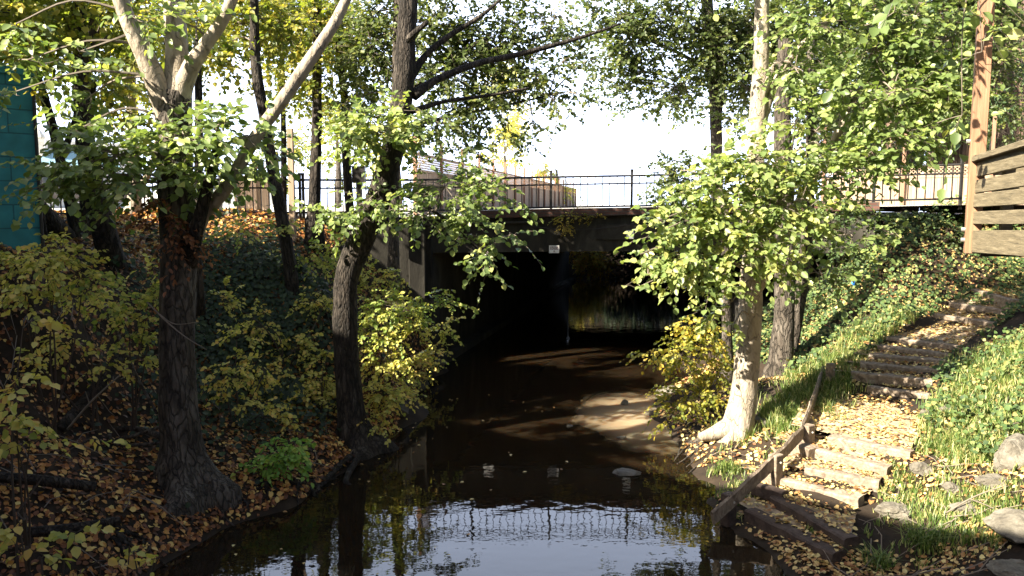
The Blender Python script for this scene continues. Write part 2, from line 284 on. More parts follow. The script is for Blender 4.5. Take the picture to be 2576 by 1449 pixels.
xs = np.concatenate([np.arange(-26, -12, 1.0), np.arange(-12, 13, .16), np.arange(13, 26.5, .8)]); ys = np.concatenate([np.arange(-6, 7, .8), np.arange(7, 24.3, .16), [24.3]])
XX, YY = np.meshgrid(xs, ys); ZZ = hz(XX, YY)
nx, ny = len(xs), len(ys); ii = (np.arange(ny - 1)[:, None] * nx + np.arange(nx - 1)[None, :]).ravel()
tag(mesh('bank_ground', np.stack([XX, YY, ZZ], -1).reshape(-1, 3), np.stack([ii, ii + 1, ii + nx + 1, ii + nx], 1), M['soil'], smooth=True), None, None, kind='structure')
# wide base sheet, creek bed under the bridge, water, street level
mb = MB(); mb.add([(-400, -200, -1.4), (400, -200, -1.4), (400, 700, -1.4), (-400, 700, -1.4)], [[0, 1, 2, 3]]); tag(mb.build('ground', M['soil']), None, None, kind='structure')
wx = np.linspace(-7, 22, 60); wy = np.linspace(-5, 75, 120); gx, gy = np.meshgrid(wx, wy); jj = (np.arange(119)[:, None] * 60 + np.arange(59)[None, :]).ravel()
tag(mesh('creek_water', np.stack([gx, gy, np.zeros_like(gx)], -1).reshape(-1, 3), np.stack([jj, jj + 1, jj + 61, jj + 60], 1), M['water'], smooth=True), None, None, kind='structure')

# plan of the bridge: railing line, tunnel walls
RL = [(100, 19.5), (500, 21.6), (760, 22.7), (1000, 23.8), (1145, 24.2), (1362, 24.5), (1585, 24.5), (1800, 24.2), (2100, 23.0), (2420, 21.8)]
RB = {100: 545, 500: 543, 760: 541, 1000: 538, 1145: 534, 1362: 528, 1585: 524, 1800: 520, 2100: 513, 2420: 506}
rail_pts = np.array([P(px, RB[px], Y) for px, Y in RL])
def rail_at_x(x): return np.array([x, np.interp(x, rail_pts[:, 0], rail_pts[:, 1]), np.interp(x, rail_pts[:, 0], rail_pts[:, 2])])
# street: one sheet behind the railing line, with the open cut of the creek beyond the tunnel
fx = np.concatenate([[-300], rail_pts[:, 0], [300]]); fy = np.concatenate([[19.5], rail_pts[:, 1] - .12, [21]]); fz = np.concatenate([[4.45], rail_pts[:, 2] - .10, [4.8]])
v = []; f = []
for i in range(len(fx)): v += [(fx[i], fy[i], fz[i]), (fx[i], 51, 4.62)]
for i in range(len(fx) - 1): f.append([i * 2, i * 2 + 2, i * 2 + 3, i * 2 + 1])
k = len(v); v += [(-300, 51, 4.62), (2.5, 51, 4.62), (17, 51, 4.62), (300, 51, 4.62), (-300, 56, 4.63), (2.5, 56, 4.63), (17, 56, 4.63), (300, 56, 4.63), (-300, 650, 4.7), (300, 650, 4.7), (2.5, 51, -1), (2.5, 56, -1), (17, 56, -1), (17, 51, -1)]
f += [[k, k + 1, k + 5, k + 4], [k + 2, k + 3, k + 7, k + 6], [k + 4, k + 5, k + 6, k + 7, k + 9, k + 8]]
tag(mesh('street', v, f, M['street']), None, None, kind='structure')
mb = MB(); q = [(2.3, 51.2), (2.3, 56.2), (17.2, 56.2), (17.2, 51.2)]; n0 = [(3.6, 51.2), (4.0, 55), (15.5, 55), (16, 51.2)]
mb.add([(x, y, 4.55) for x, y in q] + [(x, y, -.6) for x, y in n0], [[0, 1, 5, 4], [1, 2, 6, 5], [2, 3, 7, 6]]); tag(mb.build('far_bank', M['soil']), None, None, kind='structure')

# ------------------------------------------------------------------ bridge
br = thing('road_bridge', (3, 24.4, 0), 'low stained concrete road bridge crossing the dark creek', 'bridge')
x0, x1 = -2.75, 10.2
mb = MB(); N_ = 26
for i in range(N_):
    a = x0 + (x1 - x0) * i / N_; b = x0 + (x1 - x0) * (i + 1) / N_; pa = rail_at_x(a); pb = rail_at_x(b)
    za = pa[2] - .203; zb = pb[2] - .203; bot = 3.39 + .006 * (a - 3)
    ya, yb = pa[1] + .02, pb[1] + .02
    vv = [(a, ya, bot), (b, yb, bot), (b, yb, zb), (a, ya, za), (a, ya + .5, bot), (b, yb + .5, bot), (b, yb + .5, zb), (a, ya + .5, za)]
    mb.add(vv, [[0, 1, 2, 3], [4, 7, 6, 5], [0, 4, 5, 1], [3, 2, 6, 7]])
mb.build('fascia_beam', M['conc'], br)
mb = MB()
for i in range(N_ - 4):
    a = x0 + 1.6 + (x1 - x0 - 1.6) * i / (N_ - 4); b = x0 + 1.6 + (x1 - x0 - 1.6) * (i + 1) / (N_ - 4); pa = rail_at_x(a); pb = rail_at_x(b)
    for (y0, z0, z1, y1) in ((-.17, -.20, .03, -.02),):
        vv = [(a, pa[1] + y0, pa[2] + z0), (b, pb[1] + y0, pb[2] + z0), (b, pb[1] + y0, pb[2] + z1), (a, pa[1] + y0, pa[2] + z1), (a, pa[1] + y1, pa[2] + z0), (b, pb[1] + y1, pb[2] + z0), (b, pb[1] + y1, pb[2] + z1), (a, pa[1] + y1, pa[2] + z1)]
        mb.add(vv, [[0, 1, 2, 3], [4, 7, 6, 5], [0, 4, 5, 1], [3, 2, 6, 7]])
mb.build('brick_curb', M['brick'], br)
mb = MB()
vv = []
for (x, y) in ((-2.6, 25), (9.6, 23.8), (16.0, 50), (3.7, 51)):
    vv += [(x, y, 3.75), (x, y, 4.2)]
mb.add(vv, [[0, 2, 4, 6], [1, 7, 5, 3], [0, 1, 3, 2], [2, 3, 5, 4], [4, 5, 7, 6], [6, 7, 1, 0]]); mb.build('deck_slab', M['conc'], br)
mb = MB(); mb.bar((3.6, 50.6, 3.75), (16.0, 49.6, 3.75), .4, 1.6); mb.build('far_beam', M['conc'], br)
mb = MB(); ax0 = rail_at_x(-2.75)
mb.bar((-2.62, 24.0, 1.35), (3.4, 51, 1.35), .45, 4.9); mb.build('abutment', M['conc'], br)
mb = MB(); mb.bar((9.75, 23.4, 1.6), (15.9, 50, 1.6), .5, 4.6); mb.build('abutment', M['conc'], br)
mb = MB(); mb.bar((-2.6, 23.85, 1.9), (-5.2, 23.05, 1.9), .4, 4.7); mb.bar((-2.62, 23.72, 1.9), (-3.05, 23.6, 1.9), .35, 4.72); mb.build('wing_wall', M['conc'], br)
mb = MB(); mb.bar((-2.25, 23.9, -.05), (3.75, 51, -.05), .5, .5); mb.build('footing', M['conc'], br)
mb = MB(); mb.bar((6.7, 22.9, 1.1), (13, 50, 1.1), .5, 1.5); mb.bar((8.1, 23.2, .95), (14.2, 50, .95), 2.6, 1.5); mb.build('bank_ledge', M['conc'], br)
# pipe along the fascia, hanging wire
mb = MB(); pts = [rail_at_x(x) + np.array([0, -.10, -.36]) for x in np.linspace(-2.6, 1.0, 8)]; mb.tube(pts, .04, 8)
tag(mb.build('drain_pipe', M['conc'], origin=pts[0]), 'grey pipe fixed along the bridge beam under the brick curb', 'pipe')
mb = MB(); a = rail_at_x(.4) + np.array([0, -.05, -.45]); b = rail_at_x(4.2) + np.array([0, -.05, -.36])
mb.tube([a + (b - a) * t + np.array([0, -.03, -.8 * t * (1 - t)]) for t in np.linspace(0, 1, 12)], .011, 5); tag(mb.build('wire', M['iron'], origin=a), 'thin dark wire sagging across the bridge beam above the notice', 'wire')

# railings
def railing(name, i0, i1, label, npost, hgt=.98):
    t = thing(name, rail_pts[i0], label, 'railing'); seg = rail_pts[i0:i1 + 1]; L = np.concatenate([[0], np.cumsum(np.linalg.norm(np.diff(seg, axis=0), axis=1))])
    def at(s): return np.array([np.interp(s, L, seg[:, k]) for k in range(3)])
    T = L[-1]
    for zz, wd in ((hgt, .045), (hgt - .23, .035), (.07, .04)):
        m_ = MB(); m_.tube([at(s) + np.array([0, 0, zz]) for s in np.linspace(0, T, 30)], wd * .75, 6); m_.build('rail', M['iron'], t)
    for k in range(npost):
        s = T * (k + .02) / max(1, npost - .96); p = at(min(s, T)); m_ = MB(); m_.box(p + np.array([0, 0, .45]), .07, .07, 1.35)
        m_.box(p + np.array([0, 0, 1.15]), .085, .085, .05); m_.build('post', M['iron'], t)
    for k in range(npost - 1):
        m_ = MB(); s0 = T * (k + .02) / (npost - .96); s1 = T * (k + 1.02) / (npost - .96); q = max(2, int((s1 - s0) / .205))
        for j in range(1, q): p = at(s0 + (s1 - s0) * j / q); m_.box(p + np.array([0, 0, .52]), .026, .026, .92)
        m_.build('picket_panel', M['iron'], t)
railing('iron_railing', 0, 2, 'black iron railing along the leafy top of the left bank', 4)
railing('iron_railing', 2, 7, 'black iron picket railing along the middle of the bridge', 6)
railing('iron_railing', 7, 9, 'black iron railing in front of the sunlit board fence', 4)

def sign(px, py, Y, wpx, hpx, label, tilt=0):
    c = P(px, py, Y); wd, ht = wpx / F * Y, hpx / F * Y
    t = thing('notice_sign', c, label, 'sign', 'notices on the bridge')
    m_ = MB(); m_.box(c, wd * 1.06, .02, ht * 1.08); m_.build('backing', M['signdark'], t)
    m_ = MB(); m_.box(c + np.array([0, -.013, 0]), wd, .008, ht); m_.build('face', M['signface'], t)
    y = c[2] + ht * .30
    for k, s in enumerate(('CLOSED TO ACCESS', 'NO TRESPASSING', 'BEYOND THIS POINT')):
        cu = bpy.data.curves.new('txt', 'FONT'); cu.body = s; cu.size = ht * .165; cu.align_x = 'CENTER'; cu.align_y = 'CENTER'; cu.offset = .002
        ob = bpy.data.objects.new('txt', cu); COL.objects.link(ob); bpy.context.view_layer.update(); me = bpy.data.meshes.new_from_object(ob)
        COL.objects.unlink(ob); bpy.data.objects.remove(ob)
        o = bpy.data.objects.new('lettering', me); COL.objects.link(o); me.materials.clear(); me.materials.append(M['signink']); o.parent = t
        o.rotation_euler = (math.pi / 2, 0, 0); o.location = (0, -.0185, y - c[2] - k * ht * .155)
        wmax = max(v.co.x for v in me.vertices) - min(v.co.x for v in me.vertices); sc = min(1.0, wd * .88 / wmax); o.scale = (sc, 1, 1)
    m_ = MB(); cc = c + np.array([0, -.0185, -ht * .26]); th = np.linspace(0, 2 * math.pi, 24, endpoint=False)
    for r0, r1 in ((.085, .115), (0.0, .06)):
        ring = [(cc[0] + r * ht * math.cos(a), cc[1], cc[2] + r * ht * math.sin(a)) for r in (r0, r1) for a in th]
        m_.add(ring, [[j, (j + 1) % 24, 24 + (j + 1) % 24, 24 + j] for j in range(24)])
    m_.build('emblem', M['signink'], t)
sign(1394, 627, 24.25, 25, 19, 'white notice at the lower edge of the bridge beam, right of the leaf spray')
sign(1228, 637, 24.1, 25, 17, 'white notice on the bridge beam half hidden behind hanging leaves')
c = P(1585, 590, 24.38); mb = MB(); mb.box(c, .22, .05, .26); t = mb.build('wall_plate', M['signface'], origin=c); tag(t, 'small pale plate on the bridge beam beside the sunlit tree leaves', 'plate')

# ------------------------------------------------------------------ buildings
U1 = np.array([.67, .742, 0]); U2 = np.array([.742, -.67, 0]); cn = P(80, 205, 14.0); cn[2] = 0
t = thing('block_building', (cn[0], cn[1], 3.4), 'teal painted block building at the left edge', 'building'); t.rotation_euler = (0, 0, 0)
ztop = 6.98
o = None
def local_box(name, mat, parent, L, Dp, z0, z1, org, ang, a0=0, b0=0):
    m_ = MB(); m_.box((a0 + L / 2, b0 + Dp / 2, (z0 + z1) / 2), L, Dp, z1 - z0); v = np.concatenate(m_.v)
    me = bpy.data.meshes.new(name); me.from_pydata([tuple(q) for q in v], [], m_.f); me.materials.append(mat); ob = bpy.data.objects.new(name, me); COL.objects.link(ob)
    ob.parent = parent; ob.location = (org[0] - parent.location[0], org[1] - parent.location[1], -parent.location[2]); ob.rotation_euler = (0, 0, ang); return ob
ang = math.atan2(-U1[1], -U1[0])          # local +x runs back along the wall towards the camera side
local_box('wall', M['teal'], t, 8.0, -8.0, -.5, ztop, cn, ang)
local_box('roof_cap', M['teal'], t, 8.0, -8.1, ztop, ztop + .12, cn, ang, -.05, .05)
mb = MB(); mb.tube([cn + np.array([.03, -.02, z]) for z in (2, 5, 6.9)], .03, 6); mb.build('downpipe', M['iron'], t)
# tall building behind and left of the camera (outside the frame): it shades the left bank
E0 = np.array([-12.6, 7.1, 0]); zr = 11.4
t = thing('stucco_building', (E0[0], E0[1], 0), 'tan stucco building beside the creek behind the viewpoint', 'building')
ang2 = math.atan2(U2[1], U2[0])
local_box('wall', M['stucco'], t, 34.0, -10.0, -1, zr, E0, ang2, -12.0)
local_box('roof_edge', M['fencered'], t, 34.2, -10.2, zr, zr + .12, E0, ang2, -12.1, .1)

t = thing('sky_blocker_house', (13, -6, 3), 'unseen brown house added behind the raised deck to block sky light', 'building'); mb = MB(); mb.box((14, -6.5, 5), 14, 9, 13); mb.build('wall', M['fencered'], t); mb = MB(); mb.box((14, -6.5, 11.65), 15, 10, .3); mb.build('roof', M['iron'], t)  # added out of view to shut off sky light from behind right

# ------------------------------------------------------------------ leaves and trees
LOC = np.array([(0, 0, 0), (-.36, .28, .10), (-.33, .66, .08), (0, 1, -.10), (.33, .66, .08), (.36, .28, .10)])
LFACE = np.array([[0, 3, 2, 1], [0, 5, 4, 3]])
def leaf_geo(pos, d, nv, size, width=1.0):
    d = nrm(d); s = nrm(np.cross(d, nv)); u = np.cross(s, d); k = len(pos); size = np.broadcast_to(size, (k,))
    v = pos[:, None, :] + size[:, None, None] * (LOC[None, :, 0, None] * width * s[:, None, :] + LOC[None, :, 1, None] * d[:, None, :] + LOC[None, :, 2, None] * u[:, None, :])
    f = (np.arange(k)[:, None, None] * 6 + LFACE[None]).reshape(-1, 4)
    return v.reshape(-1, 3), f
COV = 2.0
class Leaves:
    def __init__(s): s.p = []; s.d = []; s.n = []; s.s = []; s.r = []
    def add(s, p, d, n, sz, r): s.p.append(p); s.d.append(d); s.n.append(n); s.s.append(sz); s.r.append(r)
    def build(s, name, mat, parent=None, width=1.0, origin=None):
        p = np.concatenate(s.p); v, f = leaf_geo(p, np.concatenate(s.d), np.concatenate(s.n), np.concatenate(s.s), width)
        return mesh(name, v, f, mat, parent, False, np.repeat(np.clip(np.concatenate(s.r), 0, 1), 2), origin)
def sprays(lv, tw, q, dirs, L, K, size, droop=.25, rbias=0., rr=.0035):
    """q, dirs: M starting points and directions; each spray carries K leaves on alternating sides"""
    m = len(q); dirs = nrm(dirs); L = np.broadcast_to(L, (m,)); t = (np.arange(K) + .6) / K
    t = t[None, :] + rng.normal(0, .03, (m, K)); dn = np.array([0, 0, -1.0])
    pos = q[:, None, :] + dirs[:, None, :] * (L[:, None] * t)[..., None] + dn * (droop * L[:, None] * t ** 2)[..., None]
    side = nrm(np.cross(dirs, np.array([0, 0, 1.0])) + rng.normal(0, .15, (m, 3)))
    sg = np.where(np.arange(K) % 2 == 0, 1, -1)[None, :, None] * np.ones((m, K, 1)); sg[:, -1] = 0
    d = dirs[:, None, :] * .65 + side[:, None, :] * sg * .8 + rng.normal(0, .28, (m, K, 3)) + dn * (.25 + .5 * droop)
    nv = np.array([-.15, -.35, .85]) + rng.normal(0, .5, (m, K, 3))
    sz = size * rng.uniform(.5, 1.3, (m, K)); r = np.clip(rng.random((m, 1)) * .5 + rng.random((m, K)) * .6 - .05 + rbias, 0, 1)
    lv.add(pos.reshape(-1, 3), d.reshape(-1, 3), nv.reshape(-1, 3), sz.ravel(), r.ravel())
    if tw is not None:
        for i in range(m):
            a = q[i]; b = a + dirs[i] * L[i]; tw.tube([a, a + dirs[i] * L[i] * .5 + dn * droop * L[i] * .25, b + dn * droop * L[i]], [rr, rr * .8, rr * .5], 3, False)
def blob(lv, tw, attach, px, py, Y, rx, ry, cov, size, depth=None, droop=.25, rbias=0., K=9, limb=.022):
    c = P(px, py, Y); ax = rx / F * Y; az = ry / F * Y; ay = depth or max(.5, ax * .7)
    cnt = COV * cov * math.pi * rx * ry / (.42 * (size * F / Y) ** 2); ns = max(2, int(cnt / K)); nsub = max(2, int(ns / 4))
    if attach is not None and len(attach):
        dd = np.linalg.norm(attach - c, axis=1) + np.where(attach[:, 2] > c[2] + .3, .8, 0); a = attach[np.argmin(dd)]
        mid = (a + c) / 2 + np.array([0, 0, .12 * np.linalg.norm(a - c)]) + rng.normal(0, .06, 3)
        tw.tube(spline([a, mid, c], 4), np.linspace(limb, limb * .5, 9), 5, False)
    for k in range(nsub):
        v = rng.normal(0, 1, 3); v /= np.linalg.norm(v); v *= rng.random() ** .4; p = c + v * np.array([ax, ay, az])
        mid = (c + p) / 2 + rng.normal(0, .1 * ax, 3); pl = spline([c, mid, p], 3); tw.tube(pl, np.linspace(limb * .45, .004, len(pl)), 3, False)
        q = max(1, round(ns / nsub)); ts = rng.uniform(.25, 1, q); st = np.array([np.array([np.interp(x, np.linspace(0, 1, len(pl)), pl[:, j]) for j in range(3)]) for x in ts])
        st += rng.normal(0, .12, (q, 3)) * np.array([ax, ay, az]); out = nrm(st - c + 1e-4)
        dr = out * .7 + rng.normal(0, .5, (q, 3)) * np.array([1, 1, .35])
        sprays(lv, tw, st, dr, K * size * .55 * rng.uniform(.7, 1.2, q), K, size, droop, rbias)
def limb_pts(l): return spline([P(*q[:3]) for q in l], 8)
def trunk(mb_, pts, sides=14, flare=None, lump=.06):
    pl = limb_pts(pts); rad = np.interp(np.linspace(0, 1, len(pl)), np.linspace(0, 1, len(pts)), [q[3] / F * q[2] for q in pts])
    if flare is not None: pl = np.vstack([pl[0] - [0, 0, .7], pl[0] - [0, 0, .3], pl]); rad = np.concatenate([[rad[0] * 1.15, rad[0] * 1.05], rad])
    n0 = mb_.n; mb_.tube(pl, rad, sides); v = mb_.v[-1]; k = len(pl)
    cen = np.repeat(pl, sides, 0); dv = v - cen; g = 1 + lump * vnoise(v, 2.3) + lump * .5 * vnoise(v, 6.1) + lump * .55 * np.abs(vnoise(v * np.array([11., 11., 1.6]))) 
    if flare:
        hgt = cen[:, 2] - pl[2, 2]; th = np.arctan2(dv[:, 1], dv[:, 0])
        g = g * (1 + flare * np.exp(-np.maximum(hgt, 0) / .28) * (1 + .45 * np.sin(th * 4 + 1)))
    mb_.v[-1] = cen + dv * g[:, None]
    return pl
def tree(name, label, limbs, bark, crown_mat, blobs, size, flare=.8, K=9, limbs_bark=None, cat='tree', group=None, droop=.25, twig='twig', extra=None, width=1.0, limb=.022):
    """limbs: list of [(px,py,Y,radius_px)...]; blobs: (px,py,rx,ry,Y,coverage[,rbias])"""
    base = P(*limbs[0][0][:3]); t = thing(name, base, label, cat, group); tb = MB(); att = []
    for i, l in enumerate(limbs):
        if limbs_bark and i in limbs_bark: lb_ = MB(); att.append(trunk(lb_, l, 10)); lb_.build('limb', M[limbs_bark[i]], t, True)
        else: att.append(trunk(tb, l, 36 if i == 0 else 12, flare if i == 0 else None))
    tb.build('trunk', bark, t, True)
    if blobs:
        lv, tw = Leaves(), MB(); att = np.concatenate(att)
        for b in blobs: blob(lv, tw, att, b[0], b[1], b[4], b[2], b[3], b[5], size, rbias=b[6] if len(b) > 6 else 0, K=K, droop=droop, limb=limb)
        tw.build('twigs', M[twig], t); lv.build('crown', crown_mat, t, width)
    return t

# left tree with three limbs, near
Y = 12.0
LT = tree('creekside_tree', 'big forked tree at the left water edge with pale sunlit limbs', [
    [(470, 1235, Y, 62), (455, 1120, Y, 48), (447, 1000, Y, 45), (446, 860, Y, 43), (448, 700, Y, 42), (446, 560, Y, 42), (440, 420, Y, 42), (440, 300, Y, 42), (446, 230, Y, 34)],
    [(430, 330, Y, 30), (405, 240, Y - .1, 28), (365, 140, Y - .2, 24), (325, 60, Y - .3, 20), (290, -40, Y - .4, 18), (250, -160, Y - .5, 12)],
    [(446, 240, Y, 32), (444, 120, Y + .1, 26), (438, 0, Y + .2, 24), (430, -150, Y + .3, 16)],
    [(450, 260, Y, 26), (475, 180, Y - .1, 22), (515, 115, Y - .2, 17), (560, 50, Y - .3, 15), (600, -40, Y - .4, 12)],
    [(470, 640, Y, 26), (510, 545, Y - .1, 18), (570, 470, Y - .2, 17), (640, 350, Y - .2, 16), (690, 280, Y - .2, 17), (770, 165, Y - .2, 17), (840, 60, Y - .2, 14), (890, -40, Y - .2, 11)],
    [(475, 660, Y, 24), (495, 580, Y - .3, 17), (520, 480, Y - .4, 14), (538, 410, Y - .4, 12), (548, 350, Y - .4, 8)],
    [(470, 1170, Y, 30), (520, 1210, Y - .1, 18), (580, 1225, Y, 9)]],
    M['barkmid'], M['lf_green'], [
    (300, 390, 190, 55, 11.3, 2.2), (480, 350, 170, 45, 11.4, 2.3), (620, 345, 95, 45, 11.6, 1.7), (190, 330, 110, 35, 11.6, 1.4), (140, 450, 80, 50, 11.2, 1.6), (40, 60, 60, 40, 11.4, 1.1), (200, 130, 60, 40, 11.6, .8), (420, 260, 50, 30, 11.5, .7),  (340, 460, 170, 40, 11.5, 1.9),
    (520, 430, 120, 40, 11.6, 1.5), (230, 240, 90, 40, 12, 1.0), (70, 150, 80, 35, 11.5, 1.5), (330, 40, 90, 45, 11.6, 1.0), (470, 60, 70, 50, 11.6, .6), (100, 470, 45, 35, 11.0, 1.4), (560, 310, 60, 20, 11.4, 1.3), (40, 230, 50, 25, 11.5, 1.0),
    (640, 420, 60, 40, 11.7, 1.0)], .125, limbs_bark={1: 'barkpale', 2: 'barkpale', 3: 'barkpale', 4: 'barkpale', 5: 'barkdark'})  # paler bark on the upper limbs paints in the sunlight on them
lv, tw = Leaves(), MB()
for b in [(425, 560, 40, 40), (450, 610, 30, 40), (410, 520, 40, 30)]: blob(lv, tw, None, b[0], b[1], 11.6, b[2], b[3], 1.6, .09, depth=.25, droop=1.2)
root = thing('dead_leaf_cluster', P(430, 560, 11.6), 'cluster of hanging dead brown leaves on the left trunk', 'dead leaves'); tw.build('twigs', M['twigdark'], root); lv.build('leaves', M['lf_brown'], root, .7)

# middle curved tree
Y = 15.4
tree('creekside_tree', 'dark curved leaning trunk rising from the middle of the left water edge', [
    [(905, 1140, Y, 46), (885, 1050, Y, 34), (872, 900, Y, 31), (868, 770, Y, 30), (874, 690, Y, 30), (905, 610, Y, 33), (945, 520, Y, 32), (980, 410, Y, 28), (1003, 300, Y, 27), (1018, 180, Y, 25), (1022, 90, Y, 23), (1030, -30, Y, 21), (1035, -200, Y, 15)],
    [(1040, 240, Y, 14), (1100, 200, Y + .3, 9), (1200, 160, Y + .8, 8), (1300, 138, Y + 1.2, 7), (1400, 112, Y + 1.5, 5.5), (1480, 88, Y + 1.7, 4), (1560, 60, Y + 1.9, 2.5)],
    [(1030, 200, Y, 12), (1070, 140, Y + .2, 8), (1130, 90, Y + .4, 7), (1210, 40, Y + .6, 5), (1280, -20, Y + .8, 3)],
    [(1015, 115, Y, 11), (1035, 90, Y - .2, 8), (1075, 55, Y - .3, 5)], [(1015, 115, Y, 8), (1003, 85, Y, 5), (985, 70, Y, 3)],
    [(1035, 280, Y, 8), (1120, 255, Y + .4, 4.5), (1230, 240, Y + .8, 4), (1330, 222, Y + 1.1, 2.5)],
    [(960, 470, Y, 10), (1040, 500, Y - .4, 5), (1130, 560, Y - .8, 3.5), (1215, 640, Y - 1, 2)],
    [(895, 1090, Y, 26), (930, 1125, Y - .1, 14), (960, 1140, Y - .2, 8)]],
    M['barkdark'], M['lf_green'], [
    (950, 330, 120, 60, 14.6, 2.3, .1), (870, 350, 70, 45, 14.6, 1.6, .1), (1000, 275, 80, 30, 14.6, 1.6, .1), (1120, 470, 130, 55, 14.6, 1.7), (1060, 540, 120, 35, 14.6, 1.3), (1210, 610, 45, 60, 14.2, 1.3), (1180, 540, 80, 40, 14.4, 1.2), (1215, 680, 25, 30, 14.2, .9),
    (830, 540, 80, 35, 14.8, 1.3), (930, 500, 90, 50, 14.8, .9), (1250, 480, 60, 45, 14.6, .8), (1290, 590, 60, 25, 14.4, .6)], .115)
# fine leaved crown of the middle tree, farther back
tree('canopy_tree', 'tree with a fine leaved dark crown spreading over the bridge behind the curved trunk', [
    [(990, 720, 20, 15), (990, 600, 20, 14), (992, 400, 20, 13), (998, 200, 20, 12), (1000, 0, 20, 10)], [(998, 250, 20, 6), (1100, 180, 20, 4), (1250, 120, 20, 3), (1380, 90, 20, 2)],
    [(995, 330, 20, 6), (1100, 300, 20, 4), (1250, 270, 20, 3), (1380, 240, 20, 2)]], M['barkmid'], M['lf_canopy'], [
    (930, 120, 110, 120, 20.5, 1.6), (1080, 60, 120, 70, 20, 1.7), (1130, 180, 120, 90, 20, 1.7), (1220, 100, 110, 80, 20, 1.5), (1210, 260, 110, 60, 20, 1.5), (1110, 310, 100, 50, 20, 1.6), (1300, 60, 90, 60, 20, 1.0), (1340, 150, 80, 50, 20, .9), (1300, 230, 90, 45, 20, 1.1),
    (1390, 240, 60, 40, 19.5, .6), (1420, 150, 70, 50, 19.5, .45), (1280, 330, 70, 35, 20, .8), (1440, 90, 60, 40, 19.5, .4), (1190, 370, 90, 40, 20, .7), (1340, 310, 40, 25, 20, .5), (1400, 40, 100, 60, 19.6, .5), (1480, 150, 80, 60, 19.4, .35), (1400, 320, 50, 40, 19.6, .35), (1450, 235, 60, 40, 19.4, .35), (1350, 190, 90, 60, 19.8, .7), (1370, 60, 90, 70, 19.8, .6), (900, 250, 80, 60, 20.5, 1.0), (950, 30, 110, 60, 20.5, 1.2), (1150, -50, 220, 60, 20, 1.2), (1180, 130, 100, 60, 20.2, 1.0), (1250, 180, 90, 60, 20, .9)], .11, flare=.2)
# right main tree
Y = 15.2
tree('creekside_tree', 'sunlit pale trunk leaning over the stepped path beside the creek', [
    [(1842, 1118, Y, 44), (1860, 1050, Y, 36), (1874, 960, Y, 31), (1886, 840, Y, 29), (1890, 720, Y, 28), (1896, 600, Y, 25), (1898, 450, Y, 22), (1906, 300, Y, 21), (1914, 150, Y, 19), (1916, 0, Y, 17), (1918, -180, Y, 12)],
    [(1895, 740, Y, 15), (1930, 690, Y - .2, 12), (1960, 615, Y - .3, 11), (1985, 560, Y - .3, 12), (2020, 490, Y - .3, 12), (2070, 400, Y - .3, 11), (2110, 330, Y - .3, 10), (2150, 240, Y - .3, 7), (2230, 170, Y - .3, 4)],
    [(2075, 390, Y - .3, 7), (2050, 360, Y - .4, 5), (1990, 385, Y - .5, 4), (1930, 430, Y - .6, 3)],
    [(1910, 330, Y, 14), (1935, 250, Y, 10), (1965, 180, Y - .1, 9), (2040, 90, Y - .2, 7), (2140, 10, Y - .3, 5), (2200, -40, Y - .3, 3)],
    [(1912, 250, Y, 12), (1935, 200, Y - .2, 9), (1945, 160, Y - .3, 7)],
    [(1850, 1070, Y, 32), (1800, 1090, Y - .1, 20), (1760, 1100, Y - .2, 10)]],
    M['barkpale'], M['lf_green'], [
    (2050, 60, 140, 60, 14.6, 1.4, .05), (2200, 120, 150, 90, 14.4, 1.8), (2330, 200, 120, 90, 14.2, 1.8), (2000, 170, 90, 70, 14.6, 1.2), (2300, 40, 140, 60, 14.2, 1.6), (2100, -130, 220, 90, 14.4, 1.2), (1850, -120, 120, 80, 14.8, 1.0), (2400, 90, 60, 80, 14, 1.2), (2250, 230, 130, 70, 13.8, 1.2), (2380, 250, 80, 60, 13.8, 1.1), (2150, 240, 150, 60, 14.4, 1.3), (2000, 310, 110, 40, 14.2, 1.3, .1), (1900, 400, 130, 50, 13.9, 1.9, .2), (1800, 470, 120, 60, 13.9, 1.9, .2), (1950, 520, 140, 75, 13.8, 2.3, .2),
    (1760, 560, 95, 60, 13.8, 1.8, .2), (1860, 600, 120, 65, 13.7, 2.2, .2), (1700, 640, 70, 50, 13.8, 1.3, .2), (1630, 690, 50, 30, 13.8, .9, .2), (1790, 700, 80, 55, 13.7, 1.6, .2), (2100, 430, 130, 65, 14.0, 1.6, .05), (2250, 340, 130, 75, 14.0, 1.4), (2390, 310, 60, 60, 13.8, .9),
    (2130, 590, 120, 40, 14.0, 1.2, -.1), (2250, 590, 70, 25, 14, .9, -.1), (2060, 690, 110, 30, 14.2, 1.6, -.1), (1640, 590, 40, 30, 13.8, .9, .2), (1840, 760, 45, 50, 13.8, 1.1, .2), (1960, 430, 90, 40, 14, 1.2, .2), (1930, 650, 60, 40, 13.6, 1.0, .2), (1640, 560, 60, 35, 13.9, 1.2, .2), (1610, 640, 45, 40, 13.8, .9, .2), (1600, 725, 45, 14, 13.7, .8, .2), (1840, 830, 30, 40, 13.8, .8, .2), (1760, 640, 80, 50, 13.7, 1.5, .2), (2200, 400, 120, 60, 14, 1.2)], .122, flare=.3)
lv, tw = Leaves(), MB(); att = spline([P(2760, -260, 9.2), P(2600, -170, 8.6), P(2440, -130, 8.1), P(2300, -120, 7.8)], 6); root = thing('leafy_bough', att[0], 'leafy bough reaching in from above beside the brown deck post', 'bough'); tw.tube(att, np.linspace(.035, .012, len(att)), 6)
for b in ((2470, 130, 45, 60, 8.2, .55), (2380, -10, 90, 50, 8.0, .7), (2300, -100, 120, 60, 7.8, .9), (2420, 290, 60, 50, 8.6, .4), (2250, 30, 60, 40, 8, .4)): blob(lv, tw, att, b[0], b[1], b[4], b[2], b[3], b[5], .12, limb=.008, droop=.7)
tw.build('twigs', M['twig'], root); lv.build('leaves', M['lf_green'], root)
